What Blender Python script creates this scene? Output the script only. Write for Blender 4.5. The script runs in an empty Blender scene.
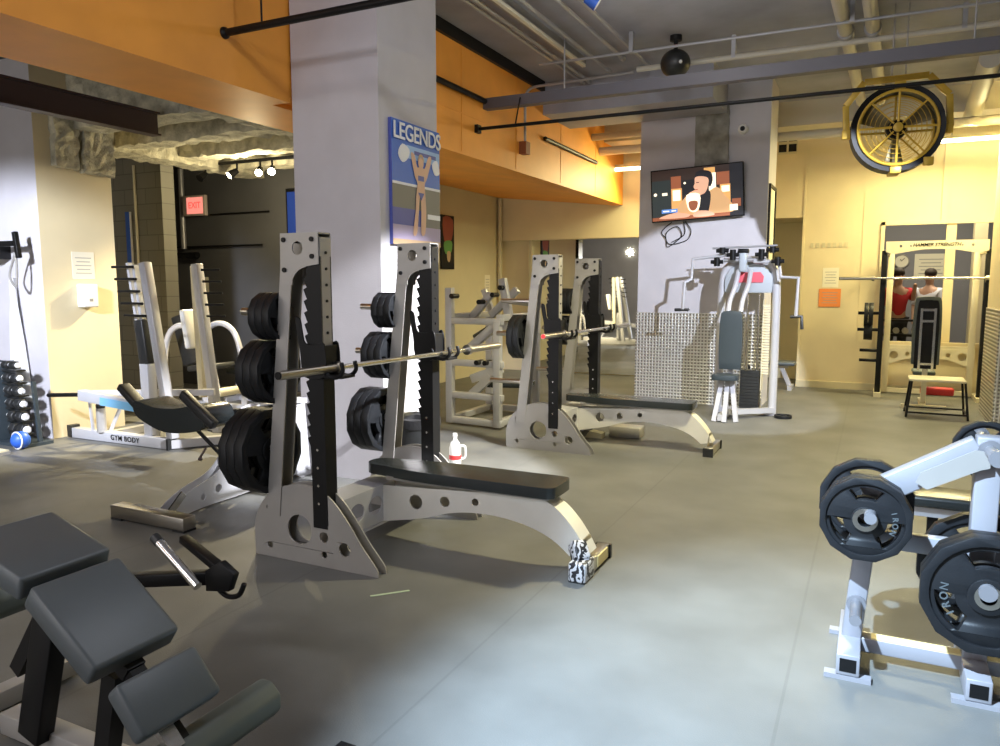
import bpy, bmesh, math, random
from mathutils import Vector, Matrix, noise
from mathutils.geometry import tessellate_polygon
random.seed(7)
S = bpy.context.scene
COL = S.collection
PI = math.pi
R = math.radians

# ------------------------------------------------------------------ camera
cam_d = bpy.data.cameras.new('camera')
cam = bpy.data.objects.new('camera', cam_d); COL.objects.link(cam)
cam.location = (0, 0, 1.55)
cam.rotation_euler = (R(90) - math.atan(88 / 757), 0, R(26.2))
cam_d.sensor_fit = 'HORIZONTAL'; cam_d.sensor_width = 36
cam_d.lens = 36 * 757 / 1000
cam_d.clip_start = .05; cam_d.clip_end = 100
S.camera = cam

# ------------------------------------------------------------------ world, exposure
S.view_settings.view_transform = 'Standard'
S.view_settings.look = 'None'
S.view_settings.exposure = 0.7
S.view_settings.gamma = 1
S.view_settings.use_curve_mapping = False
wd = bpy.data.worlds.new('world'); S.world = wd; wd.use_nodes = True
wd.node_tree.nodes['Background'].inputs[0].default_value = (.55, .58, .7, 1)
wd.node_tree.nodes['Background'].inputs[1].default_value = .25

# ------------------------------------------------------------------ lights
def lamp(kind, name, loc, power, color, target=None, size=.1, spot=60, blend=.3, shape=None):
    d = bpy.data.lights.new(name, kind); d.energy = power; d.color = color
    if kind in ('SPOT', 'POINT'): d.shadow_soft_size = size
    if kind == 'SPOT': d.spot_size = R(spot); d.spot_blend = blend
    if kind == 'AREA':
        d.shape = 'RECTANGLE'; d.size, d.size_y = shape
    o = bpy.data.objects.new(name, d); COL.objects.link(o); o.location = loc
    if target is not None:
        o.rotation_euler = (Vector(target) - Vector(loc)).to_track_quat('-Z', 'Y').to_euler()
    return o
KEY = (.58, .78, 1.0); COOL = (.80, .86, 1.0); WARM = (1.0, .84, .50); YEL = (1.0, .87, .44)
lamp('SPOT', 'ceiling_spot', (-1.4, .4, 3.85), 2600, KEY, (.0, 2.55, 0), .05, 47, .75)
lamp('SPOT', 'ceiling_spot', (1.5, 4.2, 3.85), 3600, (.93, .95, 1.0), (-3.38, 5.2, .5), .05, 27, .4)
lamp('SPOT', 'ceiling_spot', (1.7, 4.0, 3.85), 1650, COOL, (-1.9, 9.9, .65), .05, 27, .12)
lamp('SPOT', 'ceiling_spot', (-5.4, .8, 2.85), 1250, COOL, (-7.9, 4.8, .9), .15, 44, .5)
lamp('SPOT', 'ceiling_fixture', (-.9, 6.0, 3.93), 540, (1, .90, .54), (-.9, 6.3, 0), .15, 104, .5)
lamp('POINT', 'fill_point', (-1.5, 6.1, 3.7), 10, (1, .95, .9), size=.08)  # unseen fill without a fixture, added to brighten the right-hand fascia
lamp('POINT', 'fill_point', (-.8, 3.2, 3.75), 38, (.9, .93, 1), size=.08)  # added fill, no lamp hangs here; lifts the left fascia and bench pads
lamp('SPOT', 'track_spot_glow', (-6.5, 7.35, 2.95), 620, WARM, (-7.4, 5.0, -.5), .05, 62, .9)
lamp('SPOT', 'track_spot_glow', (-6.2, 7.35, 2.95), 420, WARM, (-5.7, 3.6, 0), .05, 62, .8)
lamp('POINT', 'front_bay_fill', (-7.8, -1.2, 2.7), 55, (1, .9, .7), size=.1)  # added fill for the front-left bay that the mirror reflects
lamp('POINT', 'track_spot_spill', (-6.9, 7.2, 2.7), 48, WARM, size=.06)
lamp('AREA', 'fluorescent_glow', (.9, 11.2, 3.5), 130, YEL, (.7, 10.4, 0), shape=(1.4, .1))
lamp('AREA', 'fluorescent_glow', (-2.95, 11.6, 3.2), 42, YEL, (-4.2, 9.6, 0), shape=(1.2, .1))
lamp('AREA', 'soffit_uplight_fill', (-5.0, -3.6, 1.5), 65, (.95, .95, 1), (-5.0, 3.0, 3.2), shape=(5, 2))  # invented fill behind the camera, aimed up to brighten the soffit underside
lamp('AREA', 'front_fixture', (-2.5, -1.5, 3.8), 45, (.95, .95, 1), (-2.5, 2, 0), shape=(2, .4))
lamp('AREA', 'hall_fixture', (.8, 15.2, 3.6), 60, (1, .9, .65), (.8, 15.5, 0), shape=(1.4, .4))

# ------------------------------------------------------------------ materials
MATS = {}
def mat(name, col, rough=.5, metal=0, noise_amt=0, nscale=6, bump=0, bscale=60, emit=0, coat=0, spec=.5):
    m = bpy.data.materials.new(name); m.use_nodes = True
    nt = m.node_tree; b = nt.nodes['Principled BSDF']
    c = (*col, 1)
    b.inputs['Base Color'].default_value = c
    b.inputs['Roughness'].default_value = rough; b.inputs['Metallic'].default_value = metal
    b.inputs['Specular IOR Level'].default_value = spec
    if coat: b.inputs['Coat Weight'].default_value = coat
    if emit:
        b.inputs['Emission Color'].default_value = c; b.inputs['Emission Strength'].default_value = emit
    if noise_amt or bump:
        tc = nt.nodes.new('ShaderNodeTexCoord')
    if noise_amt:
        n = nt.nodes.new('ShaderNodeTexNoise'); n.inputs['Scale'].default_value = nscale; n.inputs['Detail'].default_value = 6
        nt.links.new(tc.outputs['Object'], n.inputs['Vector'])
        r = nt.nodes.new('ShaderNodeValToRGB')
        r.color_ramp.elements[0].position = .3; r.color_ramp.elements[1].position = .7
        r.color_ramp.elements[0].color = (*[x * (1 - noise_amt) for x in col], 1)
        r.color_ramp.elements[1].color = (*[min(1, x * (1 + noise_amt)) for x in col], 1)
        nt.links.new(n.outputs['Fac'], r.inputs['Fac']); nt.links.new(r.outputs['Color'], b.inputs['Base Color'])
    if bump:
        n2 = nt.nodes.new('ShaderNodeTexNoise'); n2.inputs['Scale'].default_value = bscale; n2.inputs['Detail'].default_value = 4
        nt.links.new(tc.outputs['Object'], n2.inputs['Vector'])
        bp = nt.nodes.new('ShaderNodeBump'); bp.inputs['Strength'].default_value = bump; bp.inputs['Distance'].default_value = .02
        nt.links.new(n2.outputs['Fac'], bp.inputs['Height']); nt.links.new(bp.outputs['Normal'], b.inputs['Normal'])
    MATS[name] = m
    return m
def brick_mat(name, c1, c2, bw, bh, rough=.8, mortar=.01, bump=.3, rot=None, metal=0, scale=1):
    m = mat(name, c1, rough, metal); nt = m.node_tree; b = nt.nodes['Principled BSDF']
    tc = nt.nodes.new('ShaderNodeTexCoord'); mp = nt.nodes.new('ShaderNodeMapping')
    if rot: mp.inputs['Rotation'].default_value = rot
    br = nt.nodes.new('ShaderNodeTexBrick')
    br.inputs['Color1'].default_value = (*c1, 1); br.inputs['Color2'].default_value = (*[x * .9 for x in c1], 1)
    br.inputs['Mortar'].default_value = (*c2, 1); br.inputs['Scale'].default_value = scale
    br.inputs['Brick Width'].default_value = bw; br.inputs['Row Height'].default_value = bh; br.inputs['Mortar Size'].default_value = mortar
    nt.links.new(tc.outputs['Object'], mp.inputs[0]); nt.links.new(mp.outputs[0], br.inputs['Vector'])
    nt.links.new(br.outputs['Color'], b.inputs['Base Color'])
    return m
RUB = mat('rubber_floor', (.14, .14, .132), .5, 0, .16, 2.2, .12, 160, spec=.4)
def floor_nodes():
    nt = RUB.node_tree; b = nt.nodes['Principled BSDF']
    # rubber roll seams every 1.22 m and fine speckle
    tc = nt.nodes.new('ShaderNodeTexCoord'); sx = nt.nodes.new('ShaderNodeSeparateXYZ'); nt.links.new(tc.outputs['Object'], sx.inputs[0])
    ad = nt.nodes.new('ShaderNodeMath'); ad.operation = 'ADD'; ad.inputs[1].default_value = 13.66
    md = nt.nodes.new('ShaderNodeMath'); md.operation = 'MODULO'; md.inputs[1].default_value = 1.22
    lt = nt.nodes.new('ShaderNodeMath'); lt.operation = 'LESS_THAN'; lt.inputs[1].default_value = .012
    nt.links.new(sx.outputs[0], ad.inputs[0]); nt.links.new(ad.outputs[0], md.inputs[0]); nt.links.new(md.outputs[0], lt.inputs[0])
    sc = nt.nodes.new('ShaderNodeMath'); sc.operation = 'MULTIPLY'; sc.inputs[1].default_value = .22; nt.links.new(lt.outputs[0], sc.inputs[0])
    mx = nt.nodes.new('ShaderNodeMix'); mx.data_type = 'RGBA'
    src = b.inputs['Base Color'].links[0].from_socket
    nt.links.new(sc.outputs[0], mx.inputs[0]); nt.links.new(src, mx.inputs[6]); mx.inputs[7].default_value = (.05, .05, .05, 1)
    nt.links.new(mx.outputs[2], b.inputs['Base Color'])
floor_nodes()
PAINT = mat('pillar_paint', (.56, .54, .57), .6, 0, .05, 3, .08, 90)
CREAM = mat('cream_paint', (.72, .62, .40), .65, 0, .05, 2, .05, 90)
TAN = mat('tan_paint', (.60, .54, .36), .65, 0, .04, 2, .05, 90)
ORANGE = mat('orange_paint', (.95, .38, .05), .55, 0, .08, 2.5, .04, 60)
DARKW = mat('charcoal_paint', (.085, .085, .09), .7, 0, .1, 2, .05, 90)
CONC = mat('grey_ceiling_concrete', (.37, .38, .44), .8, 0, .18, 1.6, .1, 40)
ROUGHC = mat('rough_concrete', (.28, .27, .23), .9, 0, .4, 7, .6, 30)
FOAM = mat('sprayed_fireproofing', (.50, .47, .36), .95, 0, .35, 9, .9, 45)
DECK = mat('dark_deck', (.05, .05, .045), .9)
BLOCK = brick_mat('concrete_block', (.24, .23, .19), (.15, .145, .12), .4, .2, .85, .006, rot=(R(90), 0, 0))
STEEL = mat('grey_powder_coat', (.36, .345, .325), .38, .25, .05, 5, .03, 200)
WSTEEL = mat('silver_white_paint', (.52, .52, .55), .35, .15, .04, 5)
CRSTEEL = mat('cream_white_paint', (.72, .66, .48), .4, .1)
BLACK = mat('black_paint', (.006, .006, .0065), .45, spec=.25)
BLACKM = mat('black_rubber', (.018, .019, .02), .45, 0, .2, 12)
PLATE = mat('black_rubber_plate', (.010, .011, .013), .48, 0, .2, 14, .05, 120, spec=.3)
VINYL = mat('black_vinyl', (.026, .032, .034), .26, 0, 0, 6, .05, 240)
SLATE = mat('slate_vinyl', (.085, .10, .108), .42, 0, .04, 8, .04, 260)
OLIVE = mat('olive_grey_foam', (.11, .13, .115), .5)
CHROME = mat('brushed_chrome', (.72, .70, .66), .22, 1)
DCHROME = mat('dull_steel_bar', (.50, .47, .42), .3, 1)
IRONP = mat('galvanised_pipe', (.42, .42, .44), .4, .5)
BEAMG = mat('grey_beam_paint', (.13, .125, .145), .5)
BROWN = mat('brown_steel_paint', (.075, .05, .05), .5)
PIPEY = mat('pale_pipe_paint', (.55, .52, .44), .5)
YELP = mat('mustard_paint', (.62, .40, .05), .4, .1, .08, 8)
WHITE = mat('white_plastic', (.82, .82, .80), .4)
PAPER = mat('paper_white', (.80, .76, .62), .8)
ORPAPER = mat('orange_paper', (.80, .26, .07), .8)
RED = mat('red_paint', (.55, .03, .03), .5)
BLUE = mat('blue_paint', (.03, .12, .55), .4)
LBLUE = mat('light_blue_decal', (.22, .50, .75), .4)
SIGNW = mat('exit_sign_face', (1.0, .30, .24), .5, emit=.55)
SIGNR = mat('exit_letters', (.9, .10, .08), .5, emit=.5)
SIGNB = mat('sign_housing', (.55, .45, .40), .5)
TUBEL = mat('fluorescent_tube', (1, .92, .62), .5, emit=6)
SPOTL = mat('spot_lamp_face', (1, .90, .62), .5, emit=25)
WINB = mat('blue_dusk_glass', (.02, .05, .28), .2, emit=.12)
CLEARP = mat('translucent_white_jug', (.62, .62, .58), .3)
PEGM = mat('dull_peg_steel', (.24, .24, .26), .4, .4)
BLADE = mat('dull_brass_blade', (.22, .18, .09), .5, .3)
DSLATE = mat('dark_slate_vinyl', (.035, .048, .058), .42, 0, .04, 8, .04, 260)
TREEP = mat('pale_lilac_paint', (.30, .30, .33), .35, .15, .04, 5)
BEAMW = mat('warm_white_paint', (.82, .80, .74), .4, .05, .04, 5)
TAPE = mat('zebra_tape', (.6, .6, .62), .4)
WOOD = mat('worn_tape_yellow', (.75, .62, .30), .6)
SKIN = mat('skin', (.55, .33, .24), .6)
SHIRTR = mat('red_shirt_cloth', (.55, .03, .04), .8)
SHIRTW = mat('white_shirt_cloth', (.75, .75, .85), .8)
TROUS = mat('black_trouser_cloth', (.02, .02, .025), .8)
HAIR = mat('dark_hair', (.03, .02, .015), .7)
GREYW = mat('hall_grey_paint', (.22, .22, .25), .7)
LABELR = mat('red_label', (.75, .12, .16), .5)
GREYBL = mat('grey_blue_shroud', (.42, .46, .50), .4)
MIRROR = mat('mirror_glass', (.86, .88, .86), .02, 1)
BIN = mat('black_bin_liner', (.02, .02, .022), .35, 0, 0, 6, .3, 14)
def tape_nodes():
    nt = TAPE.node_tree; b = nt.nodes['Principled BSDF']
    tc = nt.nodes.new('ShaderNodeTexCoord'); w = nt.nodes.new('ShaderNodeTexWave')
    w.inputs['Scale'].default_value = 9; w.inputs['Distortion'].default_value = 9; w.inputs['Detail Scale'].default_value = 2.5
    r = nt.nodes.new('ShaderNodeValToRGB'); r.color_ramp.interpolation = 'CONSTANT'
    r.color_ramp.elements[0].color = (.02, .02, .025, 1); r.color_ramp.elements[1].color = (.65, .65, .68, 1); r.color_ramp.elements[1].position = .45
    nt.links.new(tc.outputs['Object'], w.inputs['Vector']); nt.links.new(w.outputs['Color'], r.inputs['Fac']); nt.links.new(r.outputs['Color'], b.inputs['Base Color'])
tape_nodes()
def tread(name, axes):
    m = mat(name, (.62, .60, .54), .3, .9); nt = m.node_tree; b = nt.nodes['Principled BSDF']
    tc = nt.nodes.new('ShaderNodeTexCoord'); sx = nt.nodes.new('ShaderNodeSeparateXYZ'); nt.links.new(tc.outputs['Object'], sx.inputs[0])
    outs = []
    for a in axes:
        mu = nt.nodes.new('ShaderNodeMath'); mu.operation = 'MULTIPLY'; mu.inputs[1].default_value = 2 * PI / .042
        si = nt.nodes.new('ShaderNodeMath'); si.operation = 'SINE'
        nt.links.new(sx.outputs[a], mu.inputs[0]); nt.links.new(mu.outputs[0], si.inputs[0]); outs.append(si)
    pr = nt.nodes.new('ShaderNodeMath'); pr.operation = 'MAXIMUM'
    nt.links.new(outs[0].outputs[0], pr.inputs[0]); nt.links.new(outs[-1].outputs[0], pr.inputs[1])
    bp = nt.nodes.new('ShaderNodeBump'); bp.inputs['Strength'].default_value = .8; bp.inputs['Distance'].default_value = .006
    nt.links.new(pr.outputs[0], bp.inputs['Height']); nt.links.new(bp.outputs['Normal'], b.inputs['Normal'])
    # recess shade of the embossed grid, put into the base colour
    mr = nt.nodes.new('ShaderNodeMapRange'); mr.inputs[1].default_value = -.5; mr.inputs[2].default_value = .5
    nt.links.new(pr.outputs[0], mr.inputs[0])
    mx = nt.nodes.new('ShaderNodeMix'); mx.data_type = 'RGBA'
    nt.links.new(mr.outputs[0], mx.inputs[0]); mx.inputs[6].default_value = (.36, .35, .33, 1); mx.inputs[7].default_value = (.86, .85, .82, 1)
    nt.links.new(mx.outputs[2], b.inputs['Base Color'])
    b.inputs['Roughness'].default_value = .38
    return m
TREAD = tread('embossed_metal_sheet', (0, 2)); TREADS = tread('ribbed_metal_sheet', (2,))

# ------------------------------------------------------------------ mesh helpers
def B(): return bmesh.new()
def quadbox(bm, c8):
    v = [bm.verts.new(c) for c in c8]
    for f in ((0, 3, 2, 1), (4, 5, 6, 7), (0, 1, 5, 4), (1, 2, 6, 5), (2, 3, 7, 6), (3, 0, 4, 7)): bm.faces.new([v[i] for i in f])
def bx(bm, x0, x1, y0, y1, z0, z1):
    quadbox(bm, [(x0, y0, z0), (x1, y0, z0), (x1, y1, z0), (x0, y1, z0), (x0, y0, z1), (x1, y0, z1), (x1, y1, z1), (x0, y1, z1)]); return bm
def bar(bm, p, q, w, h, up=(0, 0, 1)):
    p = Vector(p); q = Vector(q); d = (q - p).normalized(); up = Vector(up)
    if abs(d.dot(up)) > .98: up = Vector((0, 1, 0))
    s = d.cross(up).normalized(); u = s.cross(d).normalized()
    c = []
    for o in (p, q):
        for a, b in ((-1, -1), (1, -1), (1, 1), (-1, 1)): c.append(o + s * (a * w / 2) + u * (b * h / 2))
    quadbox(bm, c); return bm
def tube(bm, pts, r, n=10, closed=False):
    pts = [Vector(p) for p in pts]; rings = []; N = len(pts)
    rr = r if isinstance(r, (list, tuple)) else [r] * N
    prev = None
    for i, p in enumerate(pts):
        if closed: t = (pts[(i + 1) % N] - pts[i - 1]).normalized()
        else:
            a = (p - pts[i - 1]).normalized() if i > 0 else None; b = (pts[i + 1] - p).normalized() if i < N - 1 else None
            t = (a + b).normalized() if a is not None and b is not None and (a + b).length > 1e-4 else (a if a is not None else b)
        if prev is None:
            up = Vector((0, 0, 1)) if abs(t.z) < .9 else Vector((1, 0, 0))
            s = t.cross(up).normalized()
        else:
            s = (prev - t * prev.dot(t)); s = s.normalized() if s.length > 1e-5 else t.cross(Vector((.3, .5, .8))).normalized()
        prev = s; u = t.cross(s)
        rings.append([bm.verts.new(p + (s * math.cos(2 * PI * k / n) + u * math.sin(2 * PI * k / n)) * rr[i]) for k in range(n)])
    for i in range(N if closed else N - 1):
        a, b = rings[i], rings[(i + 1) % N]
        for k in range(n): bm.faces.new((a[k], a[(k + 1) % n], b[(k + 1) % n], b[k]))
    if not closed:
        bm.faces.new(rings[0][::-1]); bm.faces.new(rings[-1])
    return bm
def cyl(bm, p, q, r, r2=None, n=18): return tube(bm, [p, q], [r, r if r2 is None else r2], n)
def lathe(bm, prof, c=(0, 0, 0), ax='Z', n=24):
    c = Vector(c); rings = []
    for r, h in prof:
        ring = []
        for k in range(n):
            a = 2 * PI * k / n; x, y = r * math.cos(a), r * math.sin(a)
            v = {'Z': (x, y, h), 'Y': (x, h, y), 'X': (h, x, y)}[ax]
            ring.append(bm.verts.new(c + Vector(v)))
        rings.append(ring)
    for a, b in zip(rings, rings[1:]):
        for k in range(n): bm.faces.new((a[k], a[(k + 1) % n], b[(k + 1) % n], b[k]))
    bm.faces.new(rings[0][::-1]); bm.faces.new(rings[-1]); return bm
def ball(bm, c, r, sx=1, sy=1, sz=1, n=14):
    m = Matrix.Translation(c) @ Matrix.Diagonal((sx * r, sy * r, sz * r, 1))
    bmesh.ops.create_uvsphere(bm, u_segments=n, v_segments=n // 2 + 2, radius=1, matrix=m); return bm
def circ(cx, cy, r, n=20, ry=None, a0=0):
    return [(cx + r * math.cos(a0 + 2 * PI * k / n), cy + (ry or r) * math.sin(a0 + 2 * PI * k / n)) for k in range(n)]
def prism(bm, out, d0, d1, ax='Y', holes=()):
    loops = [list(out)] + [list(h) for h in holes]
    P = {'Y': lambda a, b, d: (a, d, b), 'X': lambda a, b, d: (d, a, b), 'Z': lambda a, b, d: (a, b, d)}[ax]
    tri = tessellate_polygon([[Vector((x, y, 0)) for x, y in l] for l in loops])
    flat = [p for l in loops for p in l]
    v0 = [bm.verts.new(P(x, y, d0)) for x, y in flat]; v1 = [bm.verts.new(P(x, y, d1)) for x, y in flat]
    for t in tri:
        if len(set(t)) == 3:
            try: bm.faces.new([v0[i] for i in t]); bm.faces.new([v1[i] for i in t][::-1])
            except ValueError: pass
    k = 0
    for l in loops:
        n = len(l)
        for i in range(n):
            a, b = k + i, k + (i + 1) % n
            try: bm.faces.new((v0[a], v0[b], v1[b], v1[a]))
            except ValueError: pass
        k += n
    return bm
def smooth_pts(pts, sub=4, closed=False):
    out = []; n = len(pts)
    rng = range(n) if closed else range(n - 1)
    for i in rng:
        p0 = pts[(i - 1) % n] if closed or i > 0 else pts[i]; p1 = pts[i]; p2 = pts[(i + 1) % n]
        p3 = pts[(i + 2) % n] if closed or i < n - 2 else p2
        for s in range(sub):
            t = s / sub
            out.append(tuple(.5 * ((2 * b) + (-a + c) * t + (2 * a - 5 * b + 4 * c - d) * t * t + (-a + 3 * b - 3 * c + d) * t ** 3) for a, b, c, d in zip(p0, p1, p2, p3)))
    if not closed: out.append(tuple(pts[-1]))
    return out
def foam_box(bm, x0, x1, y0, y1, z0, z1, res=.07, amp=.03, seed=0):
    b2 = bmesh.new()
    dims = [(x0, x1), (y0, y1), (z0, z1)]
    n = [max(1, int((b - a) / res)) for a, b in dims]
    for ax in range(3):
        u, w = [i for i in range(3) if i != ax]
        for side in (0, 1):
            g = []
            for i in range(n[u] + 1):
                row = []
                for j in range(n[w] + 1):
                    c = [0, 0, 0]; c[ax] = dims[ax][side]
                    c[u] = dims[u][0] + (dims[u][1] - dims[u][0]) * i / n[u]; c[w] = dims[w][0] + (dims[w][1] - dims[w][0]) * j / n[w]
                    row.append(b2.verts.new(c))
                g.append(row)
            for i in range(n[u]):
                for j in range(n[w]): b2.faces.new((g[i][j], g[i + 1][j], g[i + 1][j + 1], g[i][j + 1]))
    bmesh.ops.remove_doubles(b2, verts=b2.verts, dist=1e-4)
    for v in b2.verts:
        p = v.co * 5 + Vector((seed, seed * 2, 0))
        v.co += noise.noise_vector(p) * amp * .7 + noise.noise_vector(p * 4.1) * amp * .8
    me = bpy.data.meshes.new('tmp'); b2.to_mesh(me); b2.free(); bm.from_mesh(me); bpy.data.meshes.remove(me)
    return bm
def obj(name, bm, m, parent=None, loc=(0, 0, 0), rot=(0, 0, 0), bevel=0, seg=2, sm=False, label=None, world=False, sub=0):
    bmesh.ops.recalc_face_normals(bm, faces=bm.faces)
    if world and parent is not None:
        off = Vector((0, 0, 0)); p = parent
        while p is not None: off += Vector(p.location); p = p.parent
        bmesh.ops.translate(bm, verts=bm.verts, vec=-off)
    elif world: bmesh.ops.translate(bm, verts=bm.verts, vec=-Vector(loc))
    me = bpy.data.meshes.new(name); bm.to_mesh(me); bm.free()
    me.materials.append(m)
    if sm:
        for p in me.polygons: p.use_smooth = True
        me.set_sharp_from_angle(angle=R(40))
    o = bpy.data.objects.new(name, me); COL.objects.link(o)
    o.location = loc; o.rotation_euler = rot
    if parent is not None: o.parent = parent
    if bevel:
        md = o.modifiers.new('bevel', 'BEVEL'); md.width = bevel; md.segments = seg; md.limit_method = 'ANGLE'; md.angle_limit = R(35)
        for p in me.polygons: p.use_smooth = True
        md.harden_normals = False
        me.set_sharp_from_angle(angle=R(60)) if seg < 2 else None
    if sub:
        md = o.modifiers.new('sub', 'SUBSURF'); md.levels = sub; md.render_levels = sub
    if label: o['label'] = label
    return o
def tag(o, label, cat, group=None, kind=None):
    o['label'] = label; o['category'] = cat
    if group: o['group'] = group
    if kind: o['kind'] = kind
    return o
def thing(name, label, cat, loc=(0, 0, 0), rz=0, group=None):
    o = bpy.data.objects.new(name, None); COL.objects.link(o); o.empty_display_size = .1
    o.location = loc; o.rotation_euler = (0, 0, rz)
    return tag(o, label, cat, group)
def struct(name, bm, m, label=None, **k):
    o = obj(name, bm, m, **k)
    if 'parent' not in k: o['kind'] = 'structure'
    if label: o['label'] = label
    return o
def copy_tree(o, parent=None):
    c = o.copy(); COL.objects.link(c)
    if parent is not None: c.parent = parent
    for ch in list(o.children): copy_tree(ch, c)
    return c
def text_mesh(s, size, extrude=.002, shear=0, spacing=1.0):
    cu = bpy.data.curves.new('t', 'FONT'); cu.body = s; cu.size = size; cu.extrude = extrude; cu.shear = shear
    cu.align_x = 'CENTER'; cu.align_y = 'CENTER'; cu.space_character = spacing; cu.offset = size * .012
    o = bpy.data.objects.new('t', cu); COL.objects.link(o)
    dg = bpy.context.evaluated_depsgraph_get(); me = bpy.data.meshes.new_from_object(o.evaluated_get(dg))
    bm = bmesh.new(); bm.from_mesh(me); bpy.data.meshes.remove(me)
    bpy.data.objects.remove(o); bpy.data.curves.remove(cu)
    return bm
def layers(name, parent, items, ax='Y', base=0, step=-.0012, label=None):
    """flat picture: [(material, polygon)] stacked in thin sheets, one mesh with several materials"""
    bm = bmesh.new(); mats = []; 
    for i, (m, poly) in enumerate(items):
        if m not in mats: mats.append(m)
        n0 = len(bm.faces); prism(bm, poly, base + step * i, base + step * (i + 1), ax)
        bm.faces.ensure_lookup_table()
        for f in bm.faces[n0:]: f.material_index = mats.index(m)
    o = obj(name, bm, mats[0], parent)
    for m in mats[1:]: o.data.materials.append(m)
    if label: o['label'] = label
    return o

# ------------------------------------------------------------------ setting
CZ = 4.05
struct('floor', bx(B(), -13, 4.2, -4.2, 18, -.1, 0), RUB)
struct('ceiling', bx(B(), -4.3, 4.2, -4.2, 12.6, CZ, CZ + .2), CONC)
bm = bx(B(), -6.33, -2, 12.4, 12.6, 2.34, CZ); bx(bm, -6.33, -2, 12.55, 12.6, 0, 2.34)
bx(bm, -2, -1.02, 12.4, 12.6, 2.56, CZ)
bx(bm, -1.02, .07, 12.4, 12.6, 0, CZ); bx(bm, .07, 1.46, 12.4, 12.6, 0, .70); bx(bm, .07, 1.46, 12.4, 12.6, 2.42, CZ)
bx(bm, 1.46, 4.2, 12.4, 12.6, 0, CZ)
struct('wall_back', bm, CREAM)
bm = bx(B(), -2, -1.02, 13.4, 13.5, 0, 2.6); bx(bm, -2.05, -2, 12.6, 13.5, 0, 2.6); bx(bm, -1.02, -.97, 12.6, 13.5, 0, 2.6)
bx(bm, -2, -1.02, 12.6, 13.5, 2.56, 2.62)
struct('wall_alcove', bm, TAN)
# seams of the painted panels, sockets and baseboard on the back wall
bm = bx(B(), .78, .86, 12.37, 12.4, 2.42, CZ); bx(bm, -1.02, -.99, 12.385, 12.4, 0, CZ); bx(bm, -.2, -.19, 12.392, 12.4, 0, 2.9)
struct('trim_1', bm, CREAM)
struct('baseboard_back', bx(B(), -1.02, 1.24, 12.37, 12.4, 0, .10), TAN)
struct('wall_left', bx(B(), -6.33, -6.13, 8.5, 12.6, 0, 3.2), TAN)
struct('wall_dark', bx(B(), -13, -6.13, 8.5, 8.7, 0, 4.2), DARKW)
struct('wall_block', bx(B(), -10.5, -8.3, 7.0, 7.2, 0, 3.6), BLOCK)
struct('wall_far_left', bx(B(), -13.2, -13, -4.2, 8.7, 0, 4.2), CREAM)
struct('wall_front', bx(B(), -13, 4.2, -4.4, -4.2, 0, 4.2), PAINT)
struct('wall_right', bx(B(), 4.2, 4.4, -4.2, 18, 0, 4.2), CREAM)
# hall beyond the interior window
struct('wall_hall', bx(B(), -3, 4.2, 17.5, 17.7, 0, 4.2), GREYW)
struct('wall_hall_left', bx(B(), -3.2, -3, 13.5, 17.7, 0, 4.2), GREYW)
struct('ceiling_hall', bx(B(), -3.2, 4.2, 12.6, 17.7, 3.9, 4.05), CONC)
# pillars
struct('pillar', bx(B(), -4.2, -3.38, 4.82, 5.66, 0, CZ), PAINT)
struct('pillar', bx(B(), -2.84, -1.23, 9.94, 10.64, 0, CZ), PAINT)
struct('pillar', bx(B(), 1.24, 2.2, 9.75, 10.9, 0, CZ), CREAM)
# left pillar: white face to the front, cream face to the gym floor
o = struct('pillar', bx(B(), -8.25, -7.4, 4.78, 5.6, 0, 3.9), CREAM)
o.data.materials.append(PAINT)
for p in o.data.polygons:
    if p.normal.y < -.9: p.material_index = 1
# bare concrete patch and brackets high on the screen pillar
bm = B(); foam_box(bm, -2.13, -1.72, 9.90, 9.97, 2.98, 3.75, .06, .012, 3); struct('concrete_patch', bm, ROUGHC)
# concrete cross beam over the screen pillar
struct('ceiling_beam', bx(B(), -3.83, -1.75, 9.0, 9.94, 3.66, CZ), CONC)
struct('ceiling_beam', bx(B(), -3.83, 4.2, 11.4, 11.9, 3.72, CZ), PIPEY)
# orange soffits
bm = bx(B(), -4.42, -4.22, -4.2, 5.66, 3.02, 4.2); bx(bm, -5.02, -4.22, -4.2, 4.82, 2.98, 3.02); bx(bm, -5.02, -4.4, 4.82, 7.2, 2.98, 3.02)
struct('soffit', bm, ORANGE)
bm = bx(B(), -4.03, -3.83, 5.66, 12.4, 2.87, 3.98)
v = [(-3.83, 5.66, 2.87), (-3.83, 12.4, 2.87), (-6.13, 12.4, 3.10), (-6.13, 7.2, 3.10), (-5.0, 7.2, 3.0), (-4.2, 5.66, 2.9)]
v[0] = (-4.0, 5.66, 2.872); v[1] = (-4.0, 12.4, 2.872)
a = [bm.verts.new(p) for p in v]; b = [bm.verts.new((p[0], p[1], p[2] + .05)) for p in v]
bm.faces.new(a); bm.faces.new(b[::-1])
for i in range(6): bm.faces.new((a[i], a[(i + 1) % 6], b[(i + 1) % 6], b[i]))
struct('soffit', bm, ORANGE)
bm = B(); 
for y in (6.9, 8.2, 9.6, 11.0): bx(bm, -3.832, -3.826, y, y + .008, 2.9, 3.98)
bx(bm, -3.832, -3.826, 5.7, 7.4, 3.27, 3.278)
struct('trim_2', bm, MATS['orange_paint'])
struct('trim_3', bx(B(), -3.9, -3.79, 5.66, 8.97, 3.93, CZ), BLACK)
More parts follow.
